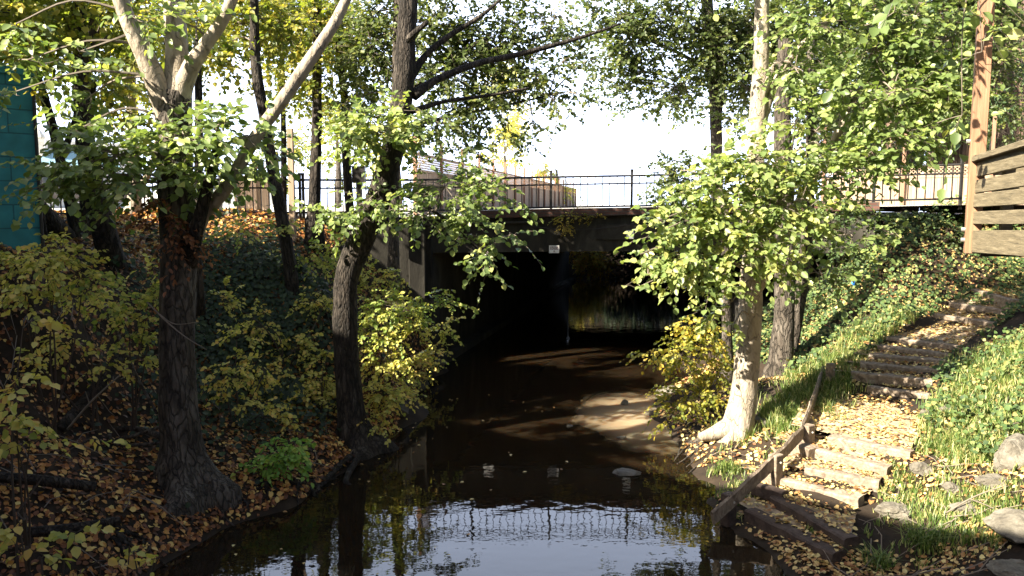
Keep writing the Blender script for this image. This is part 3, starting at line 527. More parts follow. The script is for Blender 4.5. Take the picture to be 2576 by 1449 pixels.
for lb, ls, bl in [
    ('dim grey trunk standing behind the sunlit creekside trunk', [[(1962, 940, 18.2, 32), (1972, 800, 18.2, 25), (1975, 650, 18.2, 24), (1972, 500, 18.2, 22), (1968, 300, 18.2, 20), (1975, 100, 18.2, 16)]], [(1980, 180, 90, 70, 18.5, .8), (2050, 330, 100, 60, 18.5, .7)]),
    ('slim leaning trunk close behind the dim grey trunk by the bridge opening', [[(1985, 900, 19, 16), (2005, 800, 19, 15), (2025, 650, 19, 15), (2035, 500, 19, 13), (2040, 300, 19, 11), (2040, 100, 19, 8)]], [(2080, 200, 90, 80, 19.4, .8), (2150, 330, 110, 70, 19.5, .7), (2080, 470, 90, 40, 19.5, .6)]),
    ('thin trunk behind the yellow shrub on the right waterside', [[(1830, 930, 19, 14), (1828, 800, 19, 12), (1826, 650, 19, 11), (1824, 480, 19, 9)]], [(1720, 450, 60, 60, 20, 1.4, -.1), (1680, 430, 50, 50, 20, 1.2, -.1), (1690, 500, 60, 30, 20, 1.2, -.1)])]:
    tree('bank_tree', lb, ls, M['barkmid'], M['lf_canopy'], bl, .11, flare=.3, group='trees behind the right tree')
# far canopy right of the gap
tree('canopy_tree', 'twin stemmed tree with dark fine crown right of the bright sky gap', [
    [(1805, 520, 27, 14), (1802, 350, 27, 14), (1795, 200, 27, 14), (1782, 80, 27, 15), (1778, -40, 27, 14)], [(1800, 330, 27, 10), (1815, 200, 27, 10), (1800, 60, 27, 8)], [(1790, 180, 27, 6), (1700, 130, 27, 4), (1600, 90, 27, 2)]],
    M['barkmid'], M['lf_canopy'], [(1600, 110, 110, 80, 26, 1.5), (1560, 190, 80, 50, 26, 1.2), (1700, 220, 100, 60, 26, 1.6), (1800, 120, 130, 110, 26.5, 1.7), (1650, 40, 120, 55, 26, 1.6), (1760, 280, 55, 28, 26, .9), (1880, 60, 100, 70, 26.5, 1.6), (1880, 220, 80, 80, 26.5, 1.4), (1500, 60, 50, 40, 26, .5), (1640, 260, 60, 30, 26, .7), (1950, 120, 90, 90, 27, 1.4), (1490, 20, 60, 60, 26, .6), (1520, 130, 60, 50, 26, .6), (1570, 40, 80, 60, 26, 1.1), (1580, 240, 60, 40, 26, .5), (1700, -50, 200, 50, 26, 1.3), (1750, 70, 100, 60, 26.3, 1.0), (1620, 180, 70, 50, 26, .8), (1840, 300, 60, 40, 26.5, .8)], .13, flare=.2)
lb_ = [(x, 40 + 25 * math.sin(x), 95, 65, 26, 1.5) for x in range(10, 900, 105)] + [(x, 140 + 20 * math.sin(x * .7), 60, 38, 26, .9) for x in (30, 180, 280, 380, 470, 700, 780, 860)] + [(x, -60, 110, 60, 26, 1.3) for x in range(0, 900, 160)] + [(740, 250, 50, 40, 26, .7), (840, 260, 50, 50, 26, .8), (380, 250, 60, 50, 26, .9), (250, 270, 60, 40, 26, .7)]
tree('canopy_tree', 'tall yellow green tree filling the top left behind the street railing', [[(420, 520, 26, 14), (420, 300, 26, 13), (425, 100, 26, 12), (430, -120, 26, 9)], [(424, 200, 26, 7), (300, 60, 26, 5), (120, 0, 26, 3)], [(424, 220, 26, 7), (600, 60, 26, 5), (800, 20, 26, 3)]], M['barkdark'], M['lf_yg'], lb_, .13, flare=.2, limb=.03)
lb_ = [(x, yy + 20 * math.sin(x + yy), 100, 70, 28, 1.6) for x in range(1920, 2600, 115) for yy in (-50, 50, 160)] + [(x, 270, 90, 50, 28, 1.1) for x in range(2040, 2560, 120)] + [(2520, 330, 60, 40, 28, 1.0)]
tree('canopy_tree', 'dense green tree crown over the right end of the bridge railing', [[(2110, 500, 28, 14), (2115, 300, 28, 13), (2120, 100, 28, 12), (2125, -120, 28, 9)], [(2118, 240, 28, 7), (2300, 100, 28, 5), (2500, 60, 28, 3)]], M['barkmid'], M['lf_canopy'], lb_, .14, flare=.2, limb=.03)
# left background trees
for lb, ls, bl in [
    ('dark leaning trunk rising from the ivy slope behind the big forked tree', [[(745, 800, 18, 18), (738, 740, 18, 16), (722, 620, 18, 16), (700, 500, 18, 15), (685, 420, 18, 14), (664, 290, 18, 13), (645, 180, 18, 13), (640, 60, 18, 11), (640, -80, 18, 9)]], [(610, 60, 110, 60, 18.6, 1.7), (560, 120, 90, 50, 18.6, 1.3), (700, 60, 80, 70, 18.6, 1.6), (640, -20, 110, 40, 18.6, 1.4)]),
    ('dark upright trunk left of the curved trunk in front of the railing', [[(790, 560, 21, 15), (793, 450, 21, 14), (797, 300, 21, 12), (798, 150, 21, 11), (800, -40, 21, 9)]], [(770, 60, 100, 70, 21, 1.7), (740, 150, 80, 60, 21, 1.3), (820, 190, 70, 50, 21, 1.2)]),
    ('bent grey trunk close left of the curved trunk by the dark box', [[(885, 620, 21.5, 11), (878, 500, 21.5, 11), (870, 380, 21.5, 10), (868, 260, 21.5, 9), (856, 160, 21.5, 9), (850, 0, 21.5, 8)]], [(870, 90, 80, 90, 21.8, 1.7), (900, 230, 60, 70, 21.8, 1.2), (800, 270, 60, 40, 21.8, .7)]),
    ('thin straight grey trunk between the dark leaning trunk and railing', [[(712, 560, 22, 8), (714, 400, 22, 7), (712, 250, 22, 6), (710, 60, 22, 5)]], [(700, 220, 70, 50, 22, .9), (760, 240, 50, 40, 22, .8)]),
    ('low forked dark trunk beside the teal block wall', [[(195, 600, 17, 14), (178, 520, 17, 13), (160, 440, 17, 12), (135, 330, 17, 11), (110, 240, 17, 9), (60, 90, 17, 8), (20, 0, 17, 7)], [(150, 400, 17, 9), (180, 330, 17, 7), (205, 230, 17, 6), (225, 130, 17, 5), (250, 40, 17, 4)]], [(110, 60, 100, 55, 17, 1.4), (220, 90, 80, 60, 17, 1.2), (130, 180, 80, 40, 17, 1.0), (40, 60, 70, 50, 17, 1.3)]),
    ('dark upright trunk beside the low forked trunk on the leafy bank top', [[(210, 600, 17.5, 14), (213, 540, 17.5, 13), (215, 470, 17.5, 11), (222, 350, 17.5, 9), (235, 200, 17.5, 8)]], [(260, 210, 90, 60, 18, 1.3), (320, 280, 80, 40, 18, 1.1)]),
    ('knobbly pale trunk in the sun behind the big forked tree', [[(335, 545, 20.5, 18), (338, 500, 20.5, 15), (335, 400, 20.5, 14), (330, 250, 20.5, 12), (330, 100, 20.5, 10)], [(338, 500, 20.5, 9), (380, 420, 20.5, 7), (400, 330, 20.5, 6)]], [(300, 130, 90, 70, 20.5, 1.5), (380, 110, 70, 70, 20.5, 1.3), (360, 230, 60, 50, 20.5, .9), (430, 40, 80, 40, 20.5, 1.4)]),
    ('slender dark trunk standing right behind the big forked tree', [[(492, 700, 15, 12), (496, 560, 15, 11), (500, 400, 15, 10), (500, 250, 15, 9), (495, 100, 15, 8)]], [(500, 40, 80, 50, 15.4, 1.2), (530, 150, 60, 60, 15.4, .9)])]:
    tree('bank_tree', lb, ls, M['barkdark'] if 'pale' not in lb else M['barkpale'], M['lf_yg'], bl, .125, flare=.4, group='trees on the left bank top')
# short stump-like stems on the left bank top
for px, py, yt, Y, r in ((108, 640, 520, 15.5, 11),):
    tree('bank_tree', 'short dark stem against the corner of the teal wall', [[(px, py, Y, r), (px - 3, (py + yt) / 2, Y, r * .9), (px - 6, yt, Y, r * .7)]], M['barkdark'], None, None, .1)

# crowns set by the block building to shade the creek; unseen right trees added to block sky light
def wtree(label, x, y, z0, zc, r, mat, size, n, hgt=None, bark='barkdark', foot=None):
    t = thing('bank_tree', (x, y, z0), label, 'tree'); tb = MB(); fo = foot or (x, y); t.location = (fo[0], fo[1], z0); pl = spline([(fo[0], fo[1], z0 - .3), ((x + fo[0]) / 2 + .1, y, (z0 + zc) / 2), (x, y + .1, zc + r * .6)], 4); tb.tube(pl, np.linspace(.26, .07, len(pl)), 10); tb.build('trunk', M[bark], t, True); lv, tw = Leaves(), MB()
    for k in range(n):
        v_ = rng.normal(0, 1, 3); v_ /= np.linalg.norm(v_); c_ = np.array([x, y, zc]) + v_ * np.array([r, r, hgt or r]) * rng.random() ** .4; a_ = pl[-3] * .6 + pl[5] * .4; tw.tube(spline([a_, (a_ + c_) / 2 + np.array([0, 0, .2]), c_], 3), np.linspace(.05, .01, 7), 4, False)
        m_ = 16; sprays(lv, None, c_ + rng.normal(0, .5, (m_, 3)), rng.normal(0, 1, (m_, 3)), size * 6, 10, size, .3)
    tw.build('twigs', M['twigdark'], t); lv.build('crown', M[mat], t)
wtree('leaning leafy tree whose crown hangs over the corner of the teal wall', -10.3, 14.4, 4.0, 8.8, 1.8, 'lf_yg', .15, 55, foot=(-9.3, 17.3))
wtree('slim leafy tree rising just behind the corner of the teal wall', -7.7, 14.7, 3.6, 8.2, .85, 'lf_yg', .13, 16, foot=(-7.9, 16.0))
wtree('unseen leafy tree added on the right bank beside the deck to block sky light', 15.5, 12.5, 3.6, 9, 3.2, 'lf_canopy', .18, 70, 4.5)
wtree('unseen evergreen added on the right bank behind the deck to block sky light', 17, 18, 4.2, 9, 3.0, 'lf_conifer', .18, 70, 4.8)
wtree('unseen leafy tree added on the right bank behind the viewpoint to block sky light', 15, 5, 3.5, 9, 3.2, 'lf_canopy', .18, 70, 4.5)

# redwoods and conifers, right background
for i, (px, yb, Y, r) in enumerate([(2290, 440, 32, 24), (2236, 440, 35, 22), (2385, 430, 30, 30), (2440, 430, 29, 18), (2512, 420, 33, 24), (2180, 440, 38, 14), (2345, 430, 40, 14), (2560, 400, 36, 26)]):
    lab = ['broad redwood trunk behind the middle of the sunlit board fence', 'redwood trunk left of the broad one behind the board fence', 'widest sunlit redwood trunk, left of the deck post', 'redwood trunk directly behind the brown deck post', 'shaded redwood trunk above the deck railing', 'thin redwood at the left end of the group', 'slim redwood in the gap between the two broad trunks', 'redwood at the right picture edge'][i]
    base = P(px, yb, Y); base[2] = 4.6; t = thing('redwood_tree', base, lab, 'tree', 'redwoods behind the fence'); tb = MB()
    zt = 15; zz = np.linspace(4.5, zt, 14); pl = np.stack([base[0] + .1 * np.sin(zz), np.full(14, base[1]), zz], 1); R = r / F * Y
    tb.tube(pl, R * np.linspace(1.15, .75, 14), 18); v = tb.v[-1]; cen = np.repeat(pl, 18, 0); dv = v - cen; th = np.arctan2(dv[:, 1], dv[:, 0])
    tb.v[-1] = cen + dv * (1 + .10 * np.sin(th * 7 + i) + .08 * vnoise(v * np.array([3, 3, .6]), 1.0))[:, None]; tb.build('trunk', M['redwood'], t, True)
    lv, tw = Leaves(), MB(); nb = 16
    for k in range(nb):
        z = rng.uniform(6.6 if i != 4 else 6.2, 12); a = rng.uniform(0, 2 * math.pi); Lb = rng.uniform(1.2, 2.6); p0 = np.array([base[0], base[1], z]); p1 = p0 + np.array([math.cos(a) * Lb, math.sin(a) * Lb, -.25 * Lb])
        tw.tube(spline([p0, (p0 + p1) / 2 + np.array([0, 0, .15]), p1], 3), np.linspace(.04, .01, 7), 4, False)
        m_ = 9; tt = rng.uniform(.15, 1, m_); st = p0 + (p1 - p0) * tt[:, None]; sprays(lv, None, st, rng.normal(0, .6, (m_, 3)) + (p1 - p0) / Lb * .8 + np.array([0, 0, -.4]), .7, 12, .14, .5)
    tw.build('branches', M['twigdark'], t); lv.build('crown', M['lf_conifer'], t, .45)
# leafy backdrop trees behind the redwoods and behind the street
for i, (px, Y, zc, rad, lab, mt) in enumerate([(2480, 45, 9, 150, 'dark evergreen filling the top right corner', 'lf_conifer'), (2330, 48, 9.5, 140, 'dark leafy tree behind the redwoods', 'lf_canopy'), (2150, 46, 9.5, 130, 'leafy tree behind the sunlit creekside tree top', 'lf_canopy'),
    (850, 60, 9.5, 110, 'pale green street tree beyond the left railing', 'lf_yg'), (700, 65, 8, 90, 'low street tree beyond the wooden post', 'lf_yg'), (1400, 75, 7.0, 55, 'small yellow street tree beyond the bridge', 'lf_yellow'), (1000, 48, 7.5, 80, 'yellow leaved tree behind the lattice fence', 'lf_yellow'), (1270, 70, 8.0, 60, 'second pale yellow street tree beyond the bridge, left of the small one', 'lf_yellow'), (2570, 42, 8.5, 110, 'evergreen at the right edge behind the deck railing', 'lf_conifer')]):
    R = rad; b = P(px, 515, Y); b[2] = 4.65; t = thing('background_tree', b, lab, 'tree', 'trees far behind the street'); tb = MB(); pl = np.array([(b[0], Y, 4.5), (b[0] + .1, Y, zc - 2), (b[0], Y, zc + 1)]); tb.tube(spline(pl, 4), np.linspace(.3, .1, 9), 8); tb.build('trunk', M['barkmid'], t, True)
    lv, tw = Leaves(), MB(); pyc = 515 - (zc - 4.8) / Y * F
    big = i < 3 or i == 7
    for k in range(14 if big else 7):
        a = rng.uniform(0, 2 * math.pi); blob(lv, tw, pl, px + R * .6 * math.cos(a), pyc + R * .6 * math.sin(a) - (rng.uniform(0, 260) if big else 0), Y + rng.uniform(-1.5, 1.5), R * .5, R * .42, 1.5 if big else .8, .22, depth=1.5)
    tw.build('twigs', M['twig'], t); lv.build('crown', M[mt], t, .8)

# ------------------------------------------------------------------ shrubs
SC = .8
def shrub(label, base, blobs, mat, size, cat='shrub', droop=.35, K=8, name='shrub', group='shrubs on the creek banks', twig='twigdark', stems=4, hang=False):
    bp = P(*base); bp[2] = float(hz(np.array(bp[0]), np.array(bp[1]))); bp = P(*base) if hang else bp; t = thing(name, bp, label, cat, group); lv, tw = Leaves(), MB(); att = []
    for i in range(stems):
        b = blobs[i % len(blobs)]; c = P(b[0] + rng.uniform(-.4, .4) * b[2], b[1], b[4]); s = bp + np.array([rng.uniform(-.1, .1), rng.uniform(-.1, .1), -.05])
        pl = spline([s, (s + c) / 2 + np.array([rng.uniform(-.15, .15), 0, .15]), c], 5); tw.tube(pl, np.linspace(.018, .006, len(pl)), 5, False); att.append(pl)
    att = np.concatenate(att)
    for b in blobs: blob(lv, tw, att, b[0], b[1], b[4], b[2], b[3], b[5] * SC, size, rbias=b[6] if len(b) > 6 else 0, droop=droop, K=K, limb=.010, depth=max(.35, b[2] / F * b[4] * .6))
    tw.build('stems', M[twig], t)
    for i in range(len(lv.p)):
        z = hz(lv.p[i][:, 0], lv.p[i][:, 1], False) + .06 if not hang else np.full(len(lv.p[i]), -9.); lv.p[i][:, 2] = np.maximum(lv.p[i][:, 2], z)
    lv.build('foliage', mat, t); return t
shrub('yellow green shrub in front of the teal block wall', (130, 900, 11.4), [(90, 650, 100, 45, 10.8, 1.5, .1), (60, 720, 80, 40, 10.6, 1.3, .1), (190, 690, 90, 50, 11.2, 1.5, -.1), (150, 630, 50, 25, 11, 1.0)], M['lf_yellow'], .085)
shrub('pale yellow shrub left of the big forked trunk', (330, 900, 12.6), [(320, 760, 65, 45, 12.4, 1.5, -.15), (380, 720, 35, 60, 12.4, 1.4, -.2), (300, 840, 60, 25, 12.2, .9, -.1), (350, 800, 50, 25, 12.2, 1.0, -.1)], M['lf_yellow'], .085)
shrub('sparse large leaved yellow shrub at the left edge', (40, 1200, 8.9), [(40, 980, 50, 50, 8.5, 1.1, .15), (30, 1070, 60, 50, 8.4, 1.3, .15), (90, 1110, 60, 30, 8.5, .9, .15), (70, 810, 55, 25, 9.2, .9, .1)], M['lf_yellow'], .115, K=5)
shrub('low yellow sapling in the bottom left corner', (90, 1449, 8.3), [(50, 1380, 50, 30, 8.1, 1.0, .15), (110, 1400, 70, 35, 8.2, .8, .15), (190, 1340, 50, 40, 8.3, .6, .15), (60, 1290, 60, 30, 8.4, .5, .15), (230, 1100, 40, 30, 9, .4, .15)], M['lf_yellow'], .115, K=5)
shrub('thin twiggy sapling with few yellow leaves near the bottom', (300, 1449, 8.6), [(330, 1390, 70, 30, 8.6, .35, .15), (420, 1385, 40, 25, 8.6, .4, .15), (250, 1410, 40, 30, 8.5, .35, .15)], M['lf_yellow'], .115, K=4)
shrub('yellow green shrub spreading in layers toward the bridge opening', (960, 1010, 17), [(1000, 770, 110, 35, 16.6, 1.5, -.3), (1080, 760, 90, 22, 16.3, 1.2, -.3), (960, 830, 90, 40, 16.8, 1.2, -.2), (1060, 830, 80, 25, 16.6, 1.0), (960, 910, 90, 40, 16.8, 1.4, .1), (1050, 900, 60, 25, 16.6, 1.0, .1), (1150, 768, 50, 10, 16.2, .8, -.1)], M['lf_yellow'], .085)
shrub('low brownish bush over the muddy edge beside the bridge abutment', (1040, 930, 20.6), [(1050, 930, 50, 35, 20.4, 1.3, .1), (1090, 890, 40, 25, 21.4, 1.1, .1), (1010, 1000, 45, 35, 18.4, 1.2, .15), (980, 1060, 35, 25, 16.8, 1.0, .2)], M['lf_yellow'], .085)
shrub('dense yellow shrub behind the curved trunk foot', (800, 1060, 15.8), [(800, 950, 70, 50, 16, 1.2, .1), (760, 1010, 90, 50, 15.8, 1.2, .15), (970, 990, 70, 50, 15.9, 1.3, .15), (820, 890, 40, 30, 16.2, .8, .1), (960, 1060, 50, 30, 15.6, .8, .15)], M['lf_yellow'], .08)
shrub('sparse yellow saplings right of the big forked trunk', (600, 1050, 14.3), [(560, 950, 70, 70, 14, .6, .15), (650, 920, 70, 70, 14.5, .5, .15), (600, 850, 80, 50, 14.8, .35, .1), (690, 1050, 70, 40, 14.2, .6, .15), (640, 1020, 60, 30, 14, .6, .15)], M['lf_yellow'], .085, K=5)
shrub('bright green sapling leaning over the water edge', (680, 1190, 13.2), [(730, 1110, 70, 25, 12.9, 1.6), (690, 1150, 60, 30, 12.8, 1.6), (640, 1190, 45, 25, 12.6, 1.4), (570, 1250, 30, 10, 12.4, 1.0, .5), (780, 1130, 30, 20, 13, 1.2)], M['lf_bright'], .085)
shrub('green shrub under the railing beside the dark leaning trunk', (780, 720, 19), [(780, 640, 70, 35, 18.4, 1.1, -.2), (600, 580, 80, 20, 17, 1.0, -.2), (860, 620, 50, 30, 18.6, 1.0, -.1), (700, 570, 60, 20, 18, .8, -.1)], M['lf_yellow'], .09)
shrub('yellow shrub drooping over the water under the right tree', (1790, 1020, 17), [(1760, 830, 70, 55, 16.5, 1.3, .2), (1720, 890, 90, 45, 16.2, 1.5, .15), (1800, 930, 60, 50, 16.4, 1.3, .2), (1620, 890, 50, 12, 16, .8, .15), (1700, 1010, 60, 35, 16, 1.5, .1), (1760, 1000, 50, 35, 16, 1.3, .1), (1680, 1050, 25, 25, 15.8, .8, .2)], M['lf_yg'], .085, droop=.6)
shrub('feathery green bush hanging at the far end of the bridge opening', (1500, 690, 52.6), [(1480, 645, 55, 40, 52.4, 2, .3), (1505, 665, 40, 25, 52.3, 2, .3), (1460, 610, 60, 40, 52.4, 2, .3)], M['lf_yellow'], .16, hang=True)
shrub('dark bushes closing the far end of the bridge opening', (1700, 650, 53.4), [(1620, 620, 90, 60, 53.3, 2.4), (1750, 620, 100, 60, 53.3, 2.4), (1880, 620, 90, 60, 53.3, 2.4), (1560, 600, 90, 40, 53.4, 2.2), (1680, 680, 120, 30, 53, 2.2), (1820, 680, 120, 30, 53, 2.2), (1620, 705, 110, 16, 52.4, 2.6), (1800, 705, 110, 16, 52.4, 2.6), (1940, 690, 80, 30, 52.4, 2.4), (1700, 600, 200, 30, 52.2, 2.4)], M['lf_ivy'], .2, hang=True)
shrub('leafy bramble in front of the right end of the bridge beam', (2090, 700, 21.8), [(2080, 580, 60, 40, 21.6, 1.6), (2120, 540, 50, 25, 21.6, 1.4), (2030, 610, 40, 30, 21.7, 1.3), (2130, 640, 40, 40, 21.4, 1.4)], M['lf_ivylit'], .10)
shrub('leafy undergrowth hanging over the right end of the bridge', (2250, 530, 21.9), [(2200, 545, 90, 22, 21.5, 1.1, -.3), (2320, 560, 70, 25, 21.3, 1.1, -.3), (2370, 600, 50, 25, 20.6, 1.0, -.3), (2280, 530, 50, 15, 21.6, .8, -.2)], M['lf_canopy'], .10)
shrub('weeds growing along the bridge ledge under the brick curb', (1450, 548, 24.3), [(1430, 548, 70, 8, 24.25, 1.2, .2), (1420, 570, 25, 18, 24.2, 1.0, .5), (1500, 546, 40, 6, 24.25, .9, .3)], M['lf_yg'], .05, stems=2, hang=True)

shrub('tangle of yellow saplings on the dark slope left of the forked trunk', (230, 1000, 12.2), [(200, 760, 80, 40, 12.4, .8, .1), (150, 850, 90, 45, 12, .6, .15), (260, 900, 70, 50, 12.2, .5, .15), (60, 900, 60, 40, 11, .6, .15), (350, 900, 40, 40, 12.4, .5, .1)], M['lf_yellow'], .085, K=6)
shrub('yellow sapling thicket under the dark leaning trunk', (720, 980, 16.5), [(650, 820, 80, 60, 16.5, .55, .1), (740, 880, 80, 50, 16.5, .8, .1), (800, 760, 60, 50, 17.5, .7, .05), (560, 760, 60, 60, 16, .4, .1), (700, 960, 80, 40, 15.8, .7, .15)], M['lf_yellow'], .085, K=6)
shrub('yellow twiggy shrub screening the left end of the bridge', (1000, 900, 19.5), [(930, 700, 60, 40, 19.3, 1.0), (1010, 690, 50, 30, 19.3, .7), (880, 660, 50, 40, 19.5, .9, -.1), (960, 760, 70, 30, 19, 1.0), (1110, 830, 50, 30, 18.4, .7)], M['lf_yellow'], .085)
shrub('pale leafy sapling against the foot of the teal wall', (70, 760, 12.6), [(60, 660, 70, 35, 12.2, 1.3), (110, 620, 50, 25, 12.6, 1.0), (20, 630, 40, 40, 12, 1.0)], M['lf_yellow'], .085)

# ------------------------------------------------------------------ litter, ivy, grass
def on_path(x, y):
    m = np.zeros(x.shape, bool)
    for a, b in zip(TL[:-1], TL[1:]):
        q = np.array([a[0][:2], a[1][:2], b[1][:2], b[0][:2]]); c = q.mean(0); q = c + (q - c) * 1.06; ins = np.ones(x.shape, bool)
        for i in range(4):
            e = q[(i + 1) % 4] - q[i]; ins &= (e[0] * (y - q[i][1]) - e[1] * (x - q[i][0])) > 0
        m |= ins
    return m
LEx = np.array([e[1] for e in LE][::1]); 
def left_edge(y): o_ = np.argsort(LEx); return np.interp(y, LEx[o_], np.array([e[0] for e in LE])[o_])
REy = np.array([e[1] for e in RE])
def right_edge(y): o_ = np.argsort(REy); return np.interp(y, REy[o_], np.array([e[0] for e in RE])[o_])
def terr_n(x, y):
    e = .15; gx_ = (hz(x + e, y, False) - hz(x - e, y, False)) / (2 * e); gy_ = (hz(x, y + e, False) - hz(x, y - e, False)) / (2 * e)
    return nrm(np.stack([-gx_, -gy_, np.ones_like(gx_)], -1))
def inside_bld(x, y):
    r_ = np.stack([x - cn[0], y - cn[1]], -1); return (r_ @ np.array([U1[1], -U1[0]]) < .05) & (r_ @ U1[:2] < .05)
def scatter_litter(name, label, k, x, y, mat, smin, smax, rb=0., lift=.012, tilt=.35):
    z = hz(x, y); ok = (z > .03) & ~inside_bld(x, y); x, y, z = x[ok], y[ok], z[ok]; m = len(x); nv = terr_n(x, y) + rng.normal(0, tilt, (m, 3))
    d = rng.normal(0, 1, (m, 3)); nv = nrm(nv); d = d - nv * (d * nv).sum(1, keepdims=True)
    r = np.clip(rng.random(m) ** 1.3 + rb, 0, 1); lv = Leaves(); lv.add(np.stack([x, y, z + lift + rng.random(m) * .03], 1), d, nv, rng.uniform(smin, smax, m), r)
    return tag(lv.build(name, mat), label, 'leaf litter', kind='stuff')
m_ = 30000; y = rng.uniform(8, 23.6, m_) ; x = left_edge(y) - rng.random(m_) ** 1.35 * 8.0 - .02
scatter_litter('leaf_litter', 'brown fallen leaves covering the shaded left bank', 0, x, y, M['lf_litter'], .05, .11)
m_ = 6000; y = rng.uniform(16.5, 22.5, m_); x = rng.uniform(-13, -5, m_); scatter_litter('leaf_litter', 'orange fallen leaves on the sunny top of the left bank', 0, x, y, M['lf_litter'], .07, .13, .1)
m_ = 22000; y = rng.uniform(8.5, 23, m_); x = right_edge(y) + rng.random(m_) * 9.5; k = on_path(x, y); x, y = x[~k], y[~k]
keep = vnoise(np.stack([x, y, y * 0], 1), .9) > -.4; x, y = x[keep], y[keep]
scatter_litter('leaf_litter', 'scattered yellow and brown leaves on the right bank', 0, x, y, M['lf_path'], .05, .10)
# floating leaves and scattered twigs
m_ = 46; y = rng.uniform(9.5, 20, m_); x = left_edge(y) + rng.random(m_) ** 2.2 * 4 + .1; lv = Leaves(); lv.add(np.stack([x, y, x * 0 + .012], 1), rng.normal(0, 1, (m_, 3)) * np.array([1, 1, .02]), np.array([0, 0, 1.]) + rng.normal(0, .08, (m_, 3)), rng.uniform(.04, .085, m_), rng.random(m_)); tag(lv.build('floating_leaves', M['lf_path']), 'small fallen leaves floating on the dark water', 'leaf litter', kind='stuff')
tw_ = MB()
for k in range(420):
    if k < 260: yy_ = rng.uniform(8.5, 19); xx_ = left_edge(yy_) - rng.uniform(.1, 6)
    else: yy_ = rng.uniform(9, 15); xx_ = right_edge(yy_) + rng.uniform(.2, 5.5)
    a_ = rng.uniform(0, 6.28); L_ = rng.uniform(.15, .8); e_ = np.array([math.cos(a_) * L_, math.sin(a_) * L_]); pts_ = np.array([[xx_, yy_], [xx_ + e_[0] * .5 + rng.normal(0, .05), yy_ + e_[1] * .5], [xx_ + e_[0], yy_ + e_[1]]])
    z_ = hz(pts_[:, 0], pts_[:, 1]) + .04 + np.array([0, .05, rng.uniform(0, .12)])
    if not inside_bld(pts_[:, 0], pts_[:, 1]).any() and z_.min() > .05 and not on_path(pts_[:, 0], pts_[:, 1]).any(): tw_.tube(np.concatenate([pts_, z_[:, None]], 1), [.008, .007, .004], 4, False)
tag(tw_.build('fallen_twigs', M['twig']), 'fine dead twigs strewn among the fallen leaves', 'twigs', kind='stuff')
# ivy on the left slope and the right embankment
def ivy(label, x, y, mat, smin, smax, up=.12):
    z = hz(x, y); ok = (z > .2) & ~inside_bld(x, y) & ~on_path(x, y); x, y, z = x[ok], y[ok], z[ok]; m = len(x); nv = nrm(terr_n(x, y) + np.array([.0, -.5, .3]) + rng.normal(0, .45, (m, 3)))
    d = np.array([0, -.35, -.6]) + rng.normal(0, .6, (m, 3)); d = d - nv * (d * nv).sum(1, keepdims=True); lv = Leaves()
    hh = up * (1 + vnoise(np.stack([x, y, y * 0], 1), 1.6)) * rng.random(m) * 1.4; lv.add(np.stack([x, y, z + .03 + hh], 1), d, nv, rng.uniform(smin, smax, m), rng.random(m)); tag(lv.build('ivy', mat, width=1.25), label, 'ivy', kind='stuff')
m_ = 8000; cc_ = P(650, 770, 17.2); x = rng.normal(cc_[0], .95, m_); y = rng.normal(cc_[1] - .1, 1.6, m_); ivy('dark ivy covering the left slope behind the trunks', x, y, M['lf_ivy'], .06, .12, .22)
m_ = 21000; x = rng.uniform(6.0, 14, m_); y = rng.uniform(17.0, 24.2, m_); k = (vnoise(np.stack([x, y, y * 0], 1), .7) > -.35) | (rng.random(m_) < .6); ivy('ivy and brambles covering the right embankment', x[k], y[k], M['lf_ivylit'], .03, .11, .24)
m_ = 6500; x = rng.uniform(6.5, 12, m_); y = rng.uniform(11.5, 17, m_); k = (vnoise(np.stack([x, y, y * 0], 1), .8) + .5 * vnoise(np.stack([x, y, y * 0 + 3], 1), 2.5) > .2); ivy('bright ground ivy on the slope right of the steps', x[k], y[k], M['lf_ivylit'], .03, .10, .18)
# grass blades
def blades(x, y, z, hgt, nper, spread, lean=.5):
    m = len(x) * nper; bx = np.repeat(x, nper) + rng.normal(0, spread, m); by = np.repeat(y, nper) + rng.normal(0, spread, m); bz = np.repeat(z, nper) - .02
    hh = np.repeat(np.broadcast_to(hgt, x.shape), nper) * rng.uniform(.6, 1.2, m); a = rng.uniform(0, 2 * math.pi, m); ln = hh * lean * rng.uniform(.3, 1.5, m); dx, dy = np.cos(a) * ln, np.sin(a) * ln; wdt = .006 + .004 * rng.random(m)
    sx, sy = -np.sin(a) * wdt, np.cos(a) * wdt; V = np.zeros((m, 6, 3))
    for k, (t, wq) in enumerate(((0, 1), (.55, .8), (1, .12))):
        cx_, cy_, cz_ = bx + dx * t ** 1.8, by + dy * t ** 1.8, bz + hh * (t - .35 * t * t * lean); V[:, k * 2] = np.stack([cx_ - sx * wq, cy_ - sy * wq, cz_], 1); V[:, k * 2 + 1] = np.stack([cx_ + sx * wq, cy_ + sy * wq, cz_], 1)
    f = (np.arange(m)[:, None, None] * 6 + np.array([[0, 1, 3, 2], [2, 3, 5, 4]])[None]).reshape(-1, 4); return V.reshape(-1, 3), f, np.repeat(np.clip(rng.random(m) ** 1.1, 0, 1), 2)
def grass(label, x, y, hgt, nper, spread):
    z = hz(x, y); ok = (z > .06) & ~on_path(x, y); V, f, r = blades(x[ok], y[ok], z[ok], hgt, nper, spread); tag(mesh('grass', V, f, M['grass'], attr=r), label, 'grass', kind='stuff')
def strip(pxs, m, s):
    p = np.array([P(*q) for q in pxs]); t = rng.uniform(0, len(p) - 1, m); i = np.arange(len(p)); return np.interp(t, i, p[:, 0]) + rng.normal(0, s, m), np.interp(t, i, p[:, 1]) + rng.normal(0, s, m)
